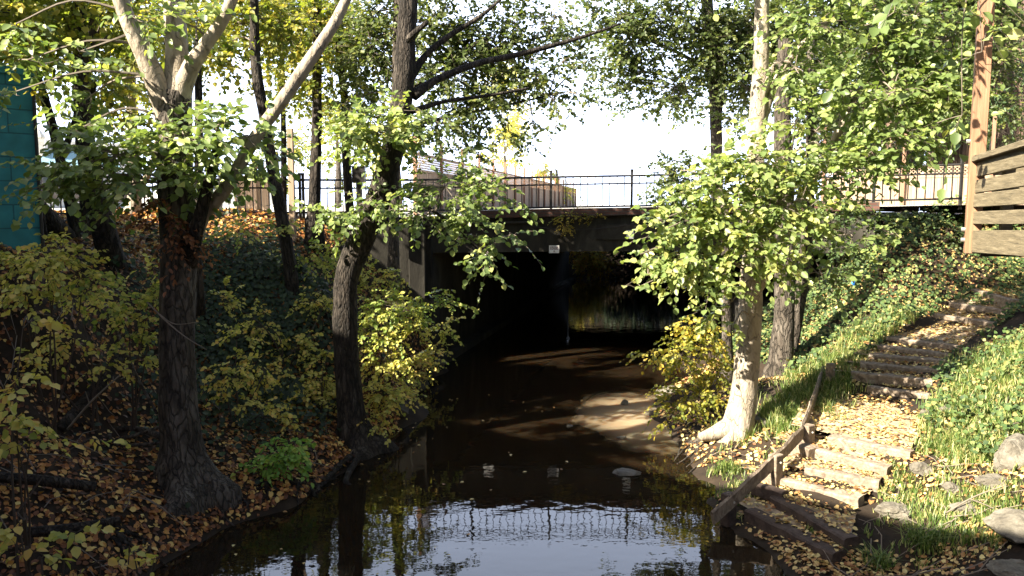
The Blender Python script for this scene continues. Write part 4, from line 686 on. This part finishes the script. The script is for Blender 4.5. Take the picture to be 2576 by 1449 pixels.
x, y = strip([(1960, 1090, 14.6), (2010, 1010, 15.4), (2060, 930, 16.5), (2160, 840, 17.8), (2280, 770, 18.6)], 520, .42); grass('long grass between the edging board and the trees', x, y, .3, 14, .06)
x, y = strip([(2576, 880, 14.8), (2500, 960, 13.9), (2420, 1030, 13.3), (2480, 1100, 12.2), (2560, 1060, 12.0)], 520, .5); grass('sunny grass on the slope right of the steps', x, y, .22, 14, .07)
x, y = strip([(2350, 1040, 13.4), (2450, 950, 14.4), (2560, 860, 15.2), (2576, 980, 13.4), (2480, 1060, 12.8)], 420, .6); grass('pale dry grass scattered over the slope beside the landing', x, y, .2, 9, .09)
x, y = strip([(2240, 1190, 12.2), (2300, 1290, 11.2), (2400, 1330, 10.6), (2480, 1260, 10.8), (2560, 1330, 9.8), (2300, 1400, 10.2)], 300, .35); grass('patchy grass below the lowest steps', x, y, .16, 12, .06)
x, y = strip([(1850, 1370, 11.2), (1950, 1420, 10.6), (2080, 1440, 10.2), (2200, 1440, 10), (2350, 1445, 9.8), (2500, 1440, 9.6)], 900, .22); scatter_litter('leaf_litter', 'yellow leaves on the dark mud in front of the lowest timber', 0, x, y, M['lf_path'], .04, .09)
x, y = strip([(1800, 1310, 11.9), (1830, 1240, 12.6), (1790, 1190, 13.2), (1830, 1150, 13.9)], 120, .25); grass('short grass on the wet bank below the pale trunk', x, y, .16, 12, .05)
for px, py, Y, hg, lab in ((2330, 1360, 10.3, .42, 'big green grass tuft below the flat stone'), (2210, 1410, 10.1, .28, 'small green grass tuft at the end of the lowest timber'), (1990, 1020, 15.2, .34, 'arching grass tuft beside the round pale stone'), (2060, 1330, 10.9, .12, 'thin grass tuft in front of the lowest timber'), (1830, 1130, 13.9, .22, 'green grass tuft under the pale trunk'), (2480, 1080, 12.0, .34, 'bright grass tuft above the big sunlit boulder')):
    p = P(px, py, Y); p[2] = float(hz(p[0], p[1])); V, f, r = blades(np.array([p[0]]), np.array([p[1]]), np.array([p[2]]), hg, 130, .09, .9); tag(mesh('grass_tuft', V, f, M['grass'], attr=r * .7, origin=p), lab, 'grass tuft', 'grass tufts on the right bank')

# ------------------------------------------------------------------ stepped path
v = []; f = []; k = 0; litter = []
for (a, b) in zip(TL, TL[1:] + [None]):
    if b is None: e = (a[1] - a[0]); bk = np.array([.9, 1.6, 0]); q = [a[0], a[1], a[1] + bk, a[0] + bk]
    else: q = [a[0], a[1], b[1], b[0]]
    ti = [id(x_) for x_ in TL].index(id(a))
    if ti == 4: q[3] = G(2030, 1075, .9)
    if ti == 5: q[0] = G(2036, 1075, .9); q[3] = G(2092, 945, 1.25)
    if ti == 6: q[0] = G(2085, 945, 1.25)
    z = a[2] - .03; g = 12; rise = 0 if b is None else max(0, b[2] - .15 - z)
    cc_ = np.mean([p_[:2] for p_ in q], 0); qq = [np.array(p_[:2]) for p_ in q]; wv = nrm(qq[1] - qq[0]); qq = [qq[0] - wv * .35, qq[1] + wv * .02, qq[2] + wv * .02, qq[3] - wv * .35]
    st = np.linspace(0, 1, g); gr = np.array([[(qq[0] * (1 - s) + qq[1] * s) * (1 - t) + (qq[3] * (1 - s) + qq[2] * s) * t for s in st] for t in st]).reshape(-1, 2)
    zz = z + .02 * vnoise(np.concatenate([gr, np.zeros((len(gr), 1))], 1), 2.5) + np.repeat(st, g) * rise; v.append(np.concatenate([gr, zz[:, None]], 1)); f += [[k + r_ * g + c_, k + r_ * g + c_ + 1, k + (r_ + 1) * g + c_ + 1, k + (r_ + 1) * g + c_] for r_ in range(g - 1) for c_ in range(g - 1)]; k += g * g
    ar = np.linalg.norm(qq[1] - qq[0]) * (np.linalg.norm((qq[2] + qq[3] - qq[0] - qq[1]) / 2)); m_ = int(ar * 260); s = rng.random((m_, 1)); t_ = rng.random((m_, 1)); xy = (qq[0] * (1 - s) + qq[1] * s) * (1 - t_) + (qq[3] * (1 - s) + qq[2] * s) * t_; litter.append(np.concatenate([xy, z + .03 + rise * t_ + .02 * rng.random((m_, 1))], 1))
tag(mesh('path', np.concatenate(v), f, M['path'], smooth=True), None, None, kind='structure')
p = np.concatenate(litter); m_ = len(p); lv = Leaves(); nv = nrm(np.array([0, 0, 1.]) + rng.normal(0, .3, (m_, 3))); d = rng.normal(0, 1, (m_, 3)); d -= nv * (d * nv).sum(1, keepdims=True); lv.add(p, d, nv, rng.uniform(.04, .09, m_), rng.random(m_)); tag(lv.build('leaf_litter', M['lf_path']), 'dry yellow leaves strewn over the stepped path', 'leaf litter', kind='stuff')
def timber(name, p0, p1, wd, ht, mat, label, cat='timber', group=None, up=.0, seed=0):
    p0 = np.asarray(p0, float); p1 = np.asarray(p1, float); d = p1 - p0; L = np.linalg.norm(d); ux = d / L; uy = nrm(np.cross([0, 0, 1.], ux)); uz = np.cross(ux, uy); c_ = .025
    prof = [(-wd / 2, -ht + c_), (-wd / 2, -c_), (-wd / 2 + c_, 0), (0, .006), (wd / 2 - c_, 0), (wd / 2, -c_), (wd / 2, -ht + c_), (wd / 2 - c_, -ht), (-wd / 2 + c_, -ht)]; n_ = max(6, int(L / .12)); v = []
    for i in range(n_ + 1):
        s = L * i / n_; o_ = p0 + ux * s
        for a, b in prof: v.append(o_ + uy * a + uz * b)
    v = np.array(v); v += .016 * np.stack([vnoise(v + seed, 3.1), vnoise(v + seed + 7, 3.1), vnoise(v + seed + 3, 3.1)], 1) + .008 * np.stack([vnoise(v + seed, 11), vnoise(v + 5, 11), vnoise(v + 9, 11)], 1)
    K_ = len(prof); f = [[i * K_ + j, i * K_ + (j + 1) % K_, (i + 1) * K_ + (j + 1) % K_, (i + 1) * K_ + j] for i in range(n_) for j in range(K_)] + [list(range(K_)), [n_ * K_ + j for j in range(K_)][::-1]]
    o = mesh(name, v, f, mat, origin=(p0 + p1) / 2); return tag(o, label, cat, group)
LAB = ['lowest dark step timber, nearest the water with a square sawn end', 'second dark step timber from the bottom', 'long step timber half in shadow, third from the bottom', 'sunlit step timber, fourth from the bottom', 'sunlit step timber beside the mossy block', 'bleached step timber at the front edge of the landing', 'step timber at the back edge of the leafy landing', 'first shaded step timber above the landing',
       'second shaded step timber above the landing', 'third step timber above the landing', 'step timber just below the pale concrete slab', 'step timber holding the front of the concrete slab', 'dark step timber just above the concrete slab', 'second step timber from the top, dappled with light', 'topmost step timber near the deck']
for i, (a, b, z) in enumerate(TL):
    e = nrm(b - a); wd = .24; ht = .27; off = nrm(np.cross([0, 0, 1.], e)) * (-.0)
    timber('step_timber', a - e * .02, b + e * .06, wd, ht, M['tiedark'] if i < 2 else M['tie'], LAB[i], 'step', 'timber steps', seed=i * 3.7)
timber('step_timber', G(1893, 1212, .45), G(1975, 1236, .45), .18, .2, M['tiedark'], 'short dark timber beside the edging board', 'step', 'timber steps', seed=55)
a = G(1990, 1108, .78); b = G(2050, 1128, .78); timber('wood_block', a, b, .3, .30, M['tie'], 'mossy wood block at the left end of a step by the edging board', 'block', seed=60)
# concrete slab of the upper landing
a, b, z = TL[11]; a2, b2, z2 = TL[12]; mb = MB(); q = [a + (b - a) * .02 , a + (b - a) * .8, a2 + (b2 - a2) * .45 + np.array([-.35, -.35, 0]), a2 + np.array([-.35, -.25, 0])]
vv = [(p_[0], p_[1], zz) for zz in (1.7, 1.875) for p_ in q]; mb.add(vv, [[3, 2, 1, 0], [4, 5, 6, 7], [0, 1, 5, 4], [1, 2, 6, 5], [2, 3, 7, 6], [3, 0, 4, 7]]); tag(mb.build('paving_slab', M['rock'], origin=q[0]), 'flat grey slab forming the upper landing of the path', 'slab')
# edging boards and their stub posts
e0, e1, e2, e3 = G(1789, 1275, .42), G(1948, 1132, .98), G(2016, 1064, 1.15), G(2072, 912, 1.5)
for a, b, lb in ((e0, e1, 'lower edging board running down to the water beside the steps'), (e1, e2, 'middle edging board between the two stub posts'), (e2, e3, 'thin upper edging board beside the leafy landing')):
    timber('edging_board', a - np.array([0, 0, .07]), b - np.array([0, 0, .07]), .055, .24, M['tie'], lb, 'board', 'edging boards of the path', seed=a[0])
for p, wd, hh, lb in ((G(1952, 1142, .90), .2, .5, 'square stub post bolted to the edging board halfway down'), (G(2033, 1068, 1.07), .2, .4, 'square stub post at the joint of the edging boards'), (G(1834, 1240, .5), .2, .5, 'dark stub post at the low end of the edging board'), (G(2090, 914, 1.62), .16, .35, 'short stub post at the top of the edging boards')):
    t = thing('stub_post', p - np.array([0, 0, hh]), lb, 'post', 'stub posts of the edging'); ex = nrm(e1 - e0); ex[2] = 0; ex = nrm(ex); ey = np.array([-ex[1], ex[0], 0]); m_ = MB(); m_.box(p - np.array([0, 0, hh / 2]), wd, wd * .8, hh, ex, ey); o = m_.build('post', M['tiedark'] if 'dark' in lb else M['tie'], t)
    bv = o.modifiers.new('bevel', 'BEVEL'); bv.width = .018; bv.segments = 2
    m_ = MB(); c_ = p - ey * wd * .41 - np.array([0, 0, .12]); m_.tube([c_, c_ - ey * .025], .018, 8); m_.build('bolt', M['galv'], t)

# ------------------------------------------------------------------ rocks, roots, fallen branches
def rock(px, py, Y, sx, sy, sz, label, mat, seed, sink=.35, on=None):
    bm = bmesh.new(); bmesh.ops.create_icosphere(bm, subdivisions=5, radius=1); v = np.array([q.co[:] for q in bm.verts]); r_ = np.random.default_rng(seed)
    for _ in range(16):
        nn = nrm(r_.normal(0, 1, 3)); h_ = r_.uniform(.5, .9); dd = v @ nn; v = v - np.maximum(dd - h_, 0)[:, None] * nn * .92
    v = v * (1 + .12 * vnoise(v + seed, 2.1) + .06 * vnoise(v + seed, 5.5) + .035 * vnoise(v + seed, 13) + .02 * vnoise(v + seed, 29))[:, None] * np.array([sx, sy, sz]); p = P(px, py, Y); z0 = float(hz(p[0], p[1])) if on is None else on
    v += np.array([p[0], p[1], z0 + sz * (1 - sink * 2)]); fc = [[q.index for q in fa.verts] for fa in bm.faces]; bm.free(); return tag(mesh('stone', v, fc, mat, smooth=False, origin=(p[0], p[1], z0)), label, 'stone', 'stones on the right bank and in the water')
for a in [(2240, 1290, 11.2, .28, .25, .12, 'flat angular grey stone in shade beside the lower steps', 'rock', 1), (2570, 1150, 11.4, .42, .4, .34, 'big sunlit boulder at the right edge', 'rock', 2), (2320, 1170, 12.0, .18, .18, .13, 'pale sunlit stone at the end of the steps', 'rock', 3), (2030, 1000, 15.3, .13, .12, .13, 'small round pale stone beside the upper edging board', 'rock', 4),
          (1905, 1075, 15.3, .22, .18, .2, 'grey stone behind the pale trunk foot', 'rock', 5), (2440, 1290, 10.6, .24, .2, .12, 'grey stone beside the dry twigs below the big boulder', 'rock', 6), (2560, 1390, 9.6, .5, .45, .2, 'rough pale rock in the bottom right corner', 'rock', 7), (2380, 1010, 13.8, .14, .12, .12, 'small stone in the ivy beside the landing', 'rock', 8), (2330, 1030, 13.9, .12, .12, .12, 'small pale stone at the right edge of the landing', 'rock', 9),
          (2500, 1230, 10.9, .24, .22, .12, 'sunlit stone just under the big boulder', 'rock', 10), (2395, 1210, 11.4, .15, .15, .1, 'rounded stone between the grass and the boulder', 'rock', 12), (2280, 1330, 10.9, .1, .09, .08, 'little stone under the flat angular stone', 'rock', 13), (2560, 1448, 9.0, .3, .3, .12, 'low stone at the very bottom right', 'rock', 14), (2012, 1168, 12.9, .05, .05, .05, 'tiny white stone under the mossy block', 'rock', 15)]:
    rock(*a[:7], M[a[7]], a[8])
for a in [(1570, 1025, 19.0, .12, .1, .10, 'small pale stone poking out of the sunlit water', 'rock', 21), (1575, 1222, 14.0, .26, .2, .06, 'flat dark stone just breaking the water', 'rockdark', 22), (1565, 1115, 16.2, .12, .09, .04, 'low brown stone in the light patch on the water', 'rockdark', 23), (1432, 1088, 17.1, .08, .06, .04, 'tiny stone at the left tip of the light patch', 'rockdark', 24), (1700, 985, 20.0, .5, .35, .18, 'sunlit stone at the right water edge under the yellow shrub', 'rock', 25)]:
    rock(*a[:7], M[a[7]], a[8], on=0.0)
for a in [(1095, 905, 22.6, .35, .25, .2, 'mossy stone at the foot of the left bridge abutment', 31), (1150, 880, 24.0, .3, .22, .14, 'low wet stone along the foot of the left tunnel wall', 32), (1055, 960, 20.6, .3, .25, .2, 'dark stone at the water edge under the layered yellow shrub', 33), (1010, 1065, 17.3, .22, .2, .16, 'dark stone beside the curved trunk roots', 34), (960, 1120, 15.8, .18, .16, .12, 'small dark wet stone right of the curved trunk', 35)]:
    rock(*a[:7], M['rockdark'], a[7])
def roots(label, lst, mat='barkdark'):
    p = P(*lst[0][0][:3]); t = None; m_ = MB()
    for l in lst: pl = limb_pts(l); rad = np.interp(np.linspace(0, 1, len(pl)), np.linspace(0, 1, len(l)), [q[3] / F * q[2] for q in l]); m_.tube(pl, rad, 7)
    return tag(m_.build('exposed_roots', M[mat], smooth=True, origin=p), label, 'roots', 'exposed roots along the banks')
roots('tangle of dark roots at the water edge below the curved trunk', [[(880, 1150, 14.6, 10), (840, 1185, 13.9, 9), (790, 1235, 13.2, 7), (720, 1260, 12.8, 4)], [(900, 1150, 14.6, 9), (870, 1210, 13.6, 8), (900, 1230, 13.4, 4)], [(840, 1160, 14.4, 8), (760, 1200, 13.6, 7), (690, 1230, 13.2, 4)], [(780, 1190, 13.8, 6), (800, 1230, 13.2, 6), (760, 1250, 13, 3)]])
rr_ = random.Random(4); lst = []
for k in range(9):
    x0_, y0_ = 1800 + rr_.uniform(-45, 50), 1110 + rr_.uniform(-12, 14); n0_ = [(x0_, y0_, 0, rr_.uniform(3, 6))]
    for q in range(4): x0_ += rr_.uniform(-32, 2) ; y0_ += rr_.uniform(4, 26); n0_.append((x0_, y0_, 0, n0_[-1][3] * .75))
    o_ = []
    for (a, b, c_, d_) in n0_:
        yy = np.linspace(12, 17, 60); pp = np.array([P(a, b, v_) for v_ in yy]); o_.append((a, b, float(yy[np.argmin(np.abs(pp[:, 2] - np.maximum(hz(pp[:, 0], pp[:, 1]), 0)))]), d_))
    lst.append(o_)
roots('thin gnarled roots spreading from the sunlit trunk toward the water', lst, 'barkmid')
roots('looping root on the leafy bank left of the big trunk', [[(410, 1100, 12.2, 9), (350, 1080, 12.5, 8), (290, 1080, 12.6, 7), (275, 1100, 12.3, 6), (310, 1120, 12.1, 5), (400, 1115, 12, 4)], [(400, 1075, 12.4, 5), (340, 1095, 12.3, 5), (290, 1105, 12.2, 4)]], 'barkmid')
rr_ = random.Random(11)
for lab, xa, ya, nn_, spread in (('mat of dark roots under the foot of the big forked trunk', 480, 1250, 12, 150), ('dark roots hanging over the left water edge near the bottom', 330, 1350, 9, 150), ('dark roots along the muddy edge between the two left trunks', 720, 1215, 10, 130)):
    lst = []
    for k in range(nn_):
        x0_ = xa + rr_.uniform(-spread, spread) * .6; y0_ = ya + rr_.uniform(-25, 15); l_ = []
        for q in range(5):
            yy = np.linspace(8.5, 17, 120); pp = np.array([P(x0_, y0_, v_) for v_ in yy]); yb_ = float(yy[np.argmin(np.abs(pp[:, 2] - np.maximum(hz(pp[:, 0], pp[:, 1]), -.05) - .02))]); l_.append((x0_, y0_, yb_, max(1.5, (7 - q * 1.2) * rr_.uniform(.6, 1.1)))); x0_ += rr_.uniform(-8, 34); y0_ += rr_.uniform(-3, 24)
        lst.append(l_)
    roots(lab, lst)
def branch(label, lst, mat='twig'):
    m_ = MB(); p = P(*lst[0][0][:3])
    for l in lst: pl = limb_pts(l); m_.tube(pl, np.interp(np.linspace(0, 1, len(pl)), np.linspace(0, 1, len(l)), [q[3] / F * q[2] for q in l]), 6)
    tag(m_.build('fallen_branch', M[mat], smooth=True, origin=p), label, 'branch', 'fallen branches on the left bank')
branch('thin grey fallen branch slanting against the slope left of the big trunk', [[(262, 765, 13, 6), (300, 850, 12.7, 5), (340, 940, 12.3, 4.5), (395, 1040, 11.9, 3.5)]], 'barkmid')
branch('reddish twig reaching up to a single yellow leaf', [[(170, 1080, 9.4, 3), (230, 1010, 9.3, 2.5), (300, 945, 9.2, 1.5)], [(225, 1015, 9.3, 1.6), (215, 985, 9.2, 1)]], 'twig')
branch('dark rotting log lying across the left bank', [[(0, 1200, 9.8, 14), (120, 1210, 10, 15), (240, 1225, 10.3, 13)]], 'barkdark')
branch('dark log near the bottom left corner', [[(60, 1340, 9, 14), (180, 1330, 9.2, 15), (300, 1310, 9.6, 12)]], 'barkdark')
branch('dark fallen log sloping in the hollow of the left bank', [[(150, 1080, 11.6, 14), (240, 980, 12.4, 16), (300, 900, 13, 14)]], 'barkdark')
branch('pale thin twigs hanging across the big trunk', [[(370, 760, 11.4, 2), (420, 810, 11.4, 2), (470, 850, 11.4, 1.6), (520, 880, 11.5, 1)], [(400, 790, 11.4, 1.6), (440, 815, 11.4, 1.3), (500, 810, 11.4, .8)]], 'twig')
branch('bleached dry twigs lying on the grass below the boulder', [[(2380, 1290, 10.6, 2), (2450, 1250, 10.5, 2), (2530, 1220, 10.3, 1.5)], [(2390, 1300, 10.5, 2), (2470, 1290, 10.3, 1.6), (2570, 1270, 10, 1.2)], [(2440, 1255, 10.4, 1.5), (2500, 1280, 10.2, 1), (2540, 1320, 9.9, .8)]], 'twig')

# ------------------------------------------------------------------ deck with its tall post
YD = 8.5
dk = thing('timber_deck', P(2430, 636, YD), 'raised timber deck with tall brown post and grey rail boards at the right', 'deck')
pb = P(2431, 637, YD); pt = P(2474, -150, YD); a_ = math.radians(24); ex = np.array([math.cos(a_), -math.sin(a_), 0]); ey = np.array([math.sin(a_), math.cos(a_), 0])
mb = MB(); pc = pb.copy(); s_ = .145
zz = np.linspace(pb[2], pb[2] + 3.6, 12); mb.box((pc[0] + .055, pc[1], (zz[0] + zz[-1]) / 2), s_, s_, zz[-1] - zz[0], ex, ey); o = mb.build('post', M['lumber'], dk); bv = o.modifiers.new('bevel', 'BEVEL'); bv.width = .006; bv.segments = 2
mb = MB()
for zf in (.14, .25, 1.17): c_ = pc + np.array([.055, 0, zf]) - ex * .078; mb.tube([c_ - ex * .03, c_ + ex * .02], .022, 8)
mb.build('bolt', M['galv'], dk)
rows = [((2462, 400), (2600, 358), 14, .04), ((2461, 428), (2600, 393), 34, 0), ((2457, 470), (2600, 446), 32, 0), ((2453, 505), (2600, 492), 33, 0), ((2452, 548), (2600, 545), 31, 0), ((2449, 607), (2600, 613), 55, 0)]
for (a, b, hp, cap) in rows:
    p0 = P(a[0], a[1], YD - .05); p1 = P(b[0], b[1], YD - 1.5); d = nrm(p1 - p0); p1 = p0 + d * 3.4; mb = MB(); mb.bar(p0, p1, .045 if not cap else .14, hp / F * YD); o = mb.build('rail_board' if not cap else 'cap_rail', M['greylumber'], dk); bv = o.modifiers.new('bevel', 'BEVEL'); bv.width = .004
p0 = P(2449, 607, YD - .05); p1 = P(2600, 613, YD - 1.5); d = nrm((p1 - p0) * np.array([1, 1, 0])); nrm_ = np.array([-d[1], d[0], 0]); nrm_ = nrm_ if nrm_[0] > 0 else -nrm_
for k, s in enumerate((.55, 1.5, 2.4)):
    mb = MB(); q = p0 + d * s + nrm_ * .10; mb.box(q + np.array([0, 0, .42]), .09, .09, 1.05, d, nrm_); mb.build('inner_post', M['greylumber'], dk)
mb = MB()
for k in range(9): q0 = p0 + d * 1.7 + nrm_ * (.12 + .15 * k); mb.box(q0 + np.array([0, 0, .02]), 3.3, .14, .035, d, nrm_)
mb.build('floor_boards', M['greylumber'], dk)
mb = MB(); q = p0 + nrm_ * .8 + d * .1; mb.box(q + np.array([0, 0, -.06]), .05, 1.5, .18, d, nrm_); mb.build('end_joist', M['greylumber'], dk)
mb = MB()
for zf in (.25, .5, .75): mb.bar(p0 + nrm_ * .15 + np.array([0, 0, zf]), p0 + nrm_ * 1.6 + np.array([0, 0, zf + .05]), .04, .13)
mb.build('end_rail', M['greylumber'], dk)
mb = MB(); q = p0 + d * 2.2 + nrm_ * .7; mb.box((q[0], q[1], (q[2] + 0) / 2 - .1), .2, .2, q[2]); mb.build('support_post', M['greylumber'], dk)

# ------------------------------------------------------------------ fences beyond the bridge
def lattice(mb_, a, b, z0, z1, sp=.11, wd=.022, th=.012):
    L = np.linalg.norm((b - a)[:2]); d = nrm((b - a) * np.array([1, 1, 0])); h_ = z1 - z0; nn = np.array([-d[1], d[0], 0])
    for sgn in (1, -1):
        k = -h_
        while k < L:
            s0, s1 = max(k, 0), min(k + h_, L)
            if s1 - s0 > .03:
                y0, y1 = s0 - k, s1 - k
                if sgn < 0: y0, y1 = h_ - y0, h_ - y1
                mb_.bar(a + d * s0 + np.array([0, 0, z0 - a[2] + y0]) + nn * th * sgn * .6, a + d * s1 + np.array([0, 0, z0 - a[2] + y1]) + nn * th * sgn * .6, wd, th, nn)
            k += sp
def board_fence(name, label, a, b, hb, hl, bay, pole, mat, pmat, sp, wd, lat=True):
    t = thing(name, a, label, 'fence'); L = np.linalg.norm((b - a)[:2]); d = nrm((b - a) * np.array([1, 1, 0])); nn = np.array([-d[1], d[0], 0]); nb = int(L / bay); bd = MB(); lt = MB(); rl = MB(); z = a[2]; k = 0; s = 0
    while s < L: bd.box(a + d * (s + .07) + nn * rng.uniform(-.004, .004) + np.array([0, 0, hb / 2 + rng.uniform(-.01, .01)]), .138, .02, hb, d, nn); s += .145
    bd.build('boards', mat, t)
    if lat: lattice(lt, a, b, z + hb + .06, z + hb + hl, sp, wd); lt.build('lattice', mat, t)
    for zf in (hb + .03, hb + hl + .03): rl.bar(a + np.array([0, 0, zf]), b * np.array([1, 1, 0]) + np.array([0, 0, z + zf]), .06, .07)
    rl.build('top_rail', mat, t)
    for i in range(nb + 1):
        m_ = MB(); q = a + d * min(L, bay * i) - nn * .08 * 1.0; m_.box(q + np.array([0, 0, pole / 2]), .1, .1, pole, d, nn); m_.build('post', pmat, t)
a = P(1040, 520, 26.3); a[2] = 4.45; b = P(1450, 515, 88); b[2] = 4.45
board_fence('lattice_fence', 'brown lattice topped fence receding behind the left part of the bridge railing', a, b, 1.45, .55, 3.4, 2.6, M['fencewood'], M['fencered'], .16, .035)
a = P(2070, 505, 27.0); a[2] = 4.6; b = P(2640, 505, 23.8); b[2] = 4.75
board_fence('lattice_fence', 'sunlit board fence with lattice top behind the right railing', a, b, 1.05, .32, 2.4, 2.9, M['fencewood'], M['fencered'], .11, .022)
a = P(600, 530, 30); a[2] = 4.45; b = P(672, 530, 29.5); b[2] = 4.45
board_fence('board_fence', 'short pale board fence beyond the left railing', a, b, 1.35, .3, .9, 1.75, M['fencewood'], M['fencewood'], .2, .03, False)
p = P(737, 590, 20.8); mb = MB(); mb.box(p + np.array([0, 0, 1.25]), .14, .14, 2.9); o = mb.build('wooden_post', M['fencewood'], origin=p); tag(o, 'square pale wooden post standing in front of the left railing', 'post')
p = P(905, 545, 22.6); t = thing('control_box', p, 'dark box on a short post at the bridge railing', 'box'); mb = MB(); mb.box(p + np.array([0, 0, .45]), .16, .12, 1.1); mb.build('post', M['iron'], t); mb = MB(); mb.box(p + np.array([0, 0, 1.15]), .34, .26, .42); mb.box(p + np.array([0, 0, 1.38]), .38, .3, .04); mb.build('housing', M['iron'], t)
p = P(1160, 500, 25.5)
# street lamp, shop building, parked car on the left
p = P(107, 520, 30); p[2] = 4.5; t = thing('street_lamp', p, 'white lantern street lamp beyond the teal wall', 'lamp'); z0 = P(107, 392, 30)[2]
mb = MB(); mb.tube([p, p + np.array([0, 0, .3])], [.13, .09], 10); mb.tube([p + np.array([0, 0, .3]), (p[0], p[1], z0)], .055, 8); mb.build('pole', M['iron'], t)
mb = MB(); zz = np.array([0, .12, .16, .62, .66]); mb.tube([(p[0], p[1], z0 + q) for q in zz], [.08, .13, .17, .24, .2], 10); mb.build('lantern', M['white'], t); mb = MB(); mb.tube([(p[0], p[1], z0 + .66 + q) for q in (0, .1, .25, .34)], [.27, .22, .1, .03], 10); mb.build('cap', M['white'], t)
a = P(60, 515, 46); b = P(360, 515, 52); a[2] = b[2] = 4.5; d = nrm(b - a); nn = np.array([-d[1], d[0], 0]); L = np.linalg.norm(b - a); t = thing('shop_building', a, 'pale shop front across the street behind the left trees', 'building')
mb = MB(); mb.box((a + b) / 2 + nn * 3 + np.array([0, 0, 1.95]), L, 6, 3.9, d, nn); mb.build('wall', M['palewall'], t); mb = MB(); mb.box((a + b) / 2 + nn * 3 + np.array([0, 0, 3.98]), L + .5, 6.5, .16, d, nn); mb.build('roof', M['white'], t)
for k in range(3):
    c_ = a + d * L * (k + .5) / 3; mb = MB(); mb.box(c_ - nn * .03 + np.array([0, 0, 1.3]), L / 3 * .66, .06, 1.7, d, nn); o = mb.build('window', M['glass'], t); mb = MB()
    for s in (-1, 1): mb.box(c_ - nn * .05 + d * s * L / 6 * .68 + np.array([0, 0, 1.3]), .1, .1, 1.8, d, nn)
    mb.box(c_ - nn * .05 + np.array([0, 0, .4]), L / 3 * .7, .1, .1, d, nn); mb.box(c_ - nn * .05 + np.array([0, 0, 2.2]), L / 3 * .7, .1, .1, d, nn); mb.build('window_frame', M['white'], t)
mb = MB(); c_ = a + d * L * .35; v = [c_ - d * L * .35 + np.array([0, 0, 3.5]), c_ + d * L * .35 + np.array([0, 0, 3.5]), c_ + d * L * .35 - nn * 1.3 + np.array([0, 0, 2.6]), c_ - d * L * .35 - nn * 1.3 + np.array([0, 0, 2.6])]; v = [q - nn * .02 for q in v]; v += [q - np.array([0, 0, .05]) for q in v]; mb.add(v, [[0, 1, 2, 3], [7, 6, 5, 4], [3, 2, 6, 7], [0, 3, 7, 4], [1, 5, 6, 2]]); mb.build('awning', M['awning'], t)
def car(px, Y, yaw, label, paint):
    p = P(px, 515, Y); p[2] = 4.5; t = thing('parked_car', p, label, 'car', 'cars parked across the street'); ca, sa = math.cos(yaw), math.sin(yaw); ux = np.array([ca, sa, 0]); uy = np.array([-sa, ca, 0])
    def W_(x, y, z): return p + ux * x + uy * y + np.array([0, 0, z])
    def loft(name, prof, w0, mat, inset=0.):
        m_ = MB(); v = []; 
        for s in (-1, 1): v += [W_(x, s * (w0 - (z - .7) * .35 * (z > .7)), z) for x, z in prof]
        k_ = len(prof); m_.add(v, [[j, (j + 1) % k_, k_ + (j + 1) % k_, k_ + j] for j in range(k_)] + [list(range(k_))[::-1], [k_ + j for j in range(k_)]]); return m_.build(name, mat, t)
    loft('body', [(-2.1, .3), (-2.15, .65), (-2.0, .85), (-1.4, .95), (-.75, 1.42), (.5, 1.45), (1.15, .98), (2.0, .82), (2.15, .6), (2.1, .3)], .85, paint)
    m_ = MB()
    for s in (-1, 1): m_.add([W_(x, s * (.852 - (z - .7) * .35), z) for x, z in ((-1.25, .98), (-.72, 1.34), (.46, 1.36), (1.0, .99))], [[0, 1, 2, 3]])
    m_.build('window', M['glass'], t); m_ = MB(); m_.add([W_(x, y, z) for x, y, z in ((.56, -.6, 1.42), (.56, .6, 1.42), (1.14, .72, 1.005), (1.14, -.72, 1.005))], [[0, 1, 2, 3]]); m_.build('windscreen', M['glass'], t)
    for x in (-1.35, 1.35):
        for s in (-1, 1): m_ = MB(); m_.tube([W_(x, s * .68, .32), W_(x, s * .88, .32)], .32, 16); m_.build('wheel', M['rubber'], t)
car(575, 38, .3, 'silver parked car beyond the railing, left of the board fence', M['silver']); car(470, 42, .2, 'white parked car farther along the street behind the big trunk', M['white'])
c = P(2147, 712, 19.2); bm = bmesh.new(); bmesh.ops.create_icosphere(bm, subdivisions=2, radius=.055)
for q in bm.verts: q.co = Vector((q.co.x * .8 * (1 + .4 * random.uniform(-1, 1)), q.co.y * .5, q.co.z * 1.2 * (1 + .4 * random.uniform(-1, 1))))
me = bpy.data.meshes.new('plastic_bag'); bm.to_mesh(me); bm.free(); me.materials.append(M['blue']); o = bpy.data.objects.new('plastic_bag', me); COL.objects.link(o); o.location = tuple(c); tag(o, 'small crumpled blue plastic bag caught in the ivy by the bridge end', 'bag')
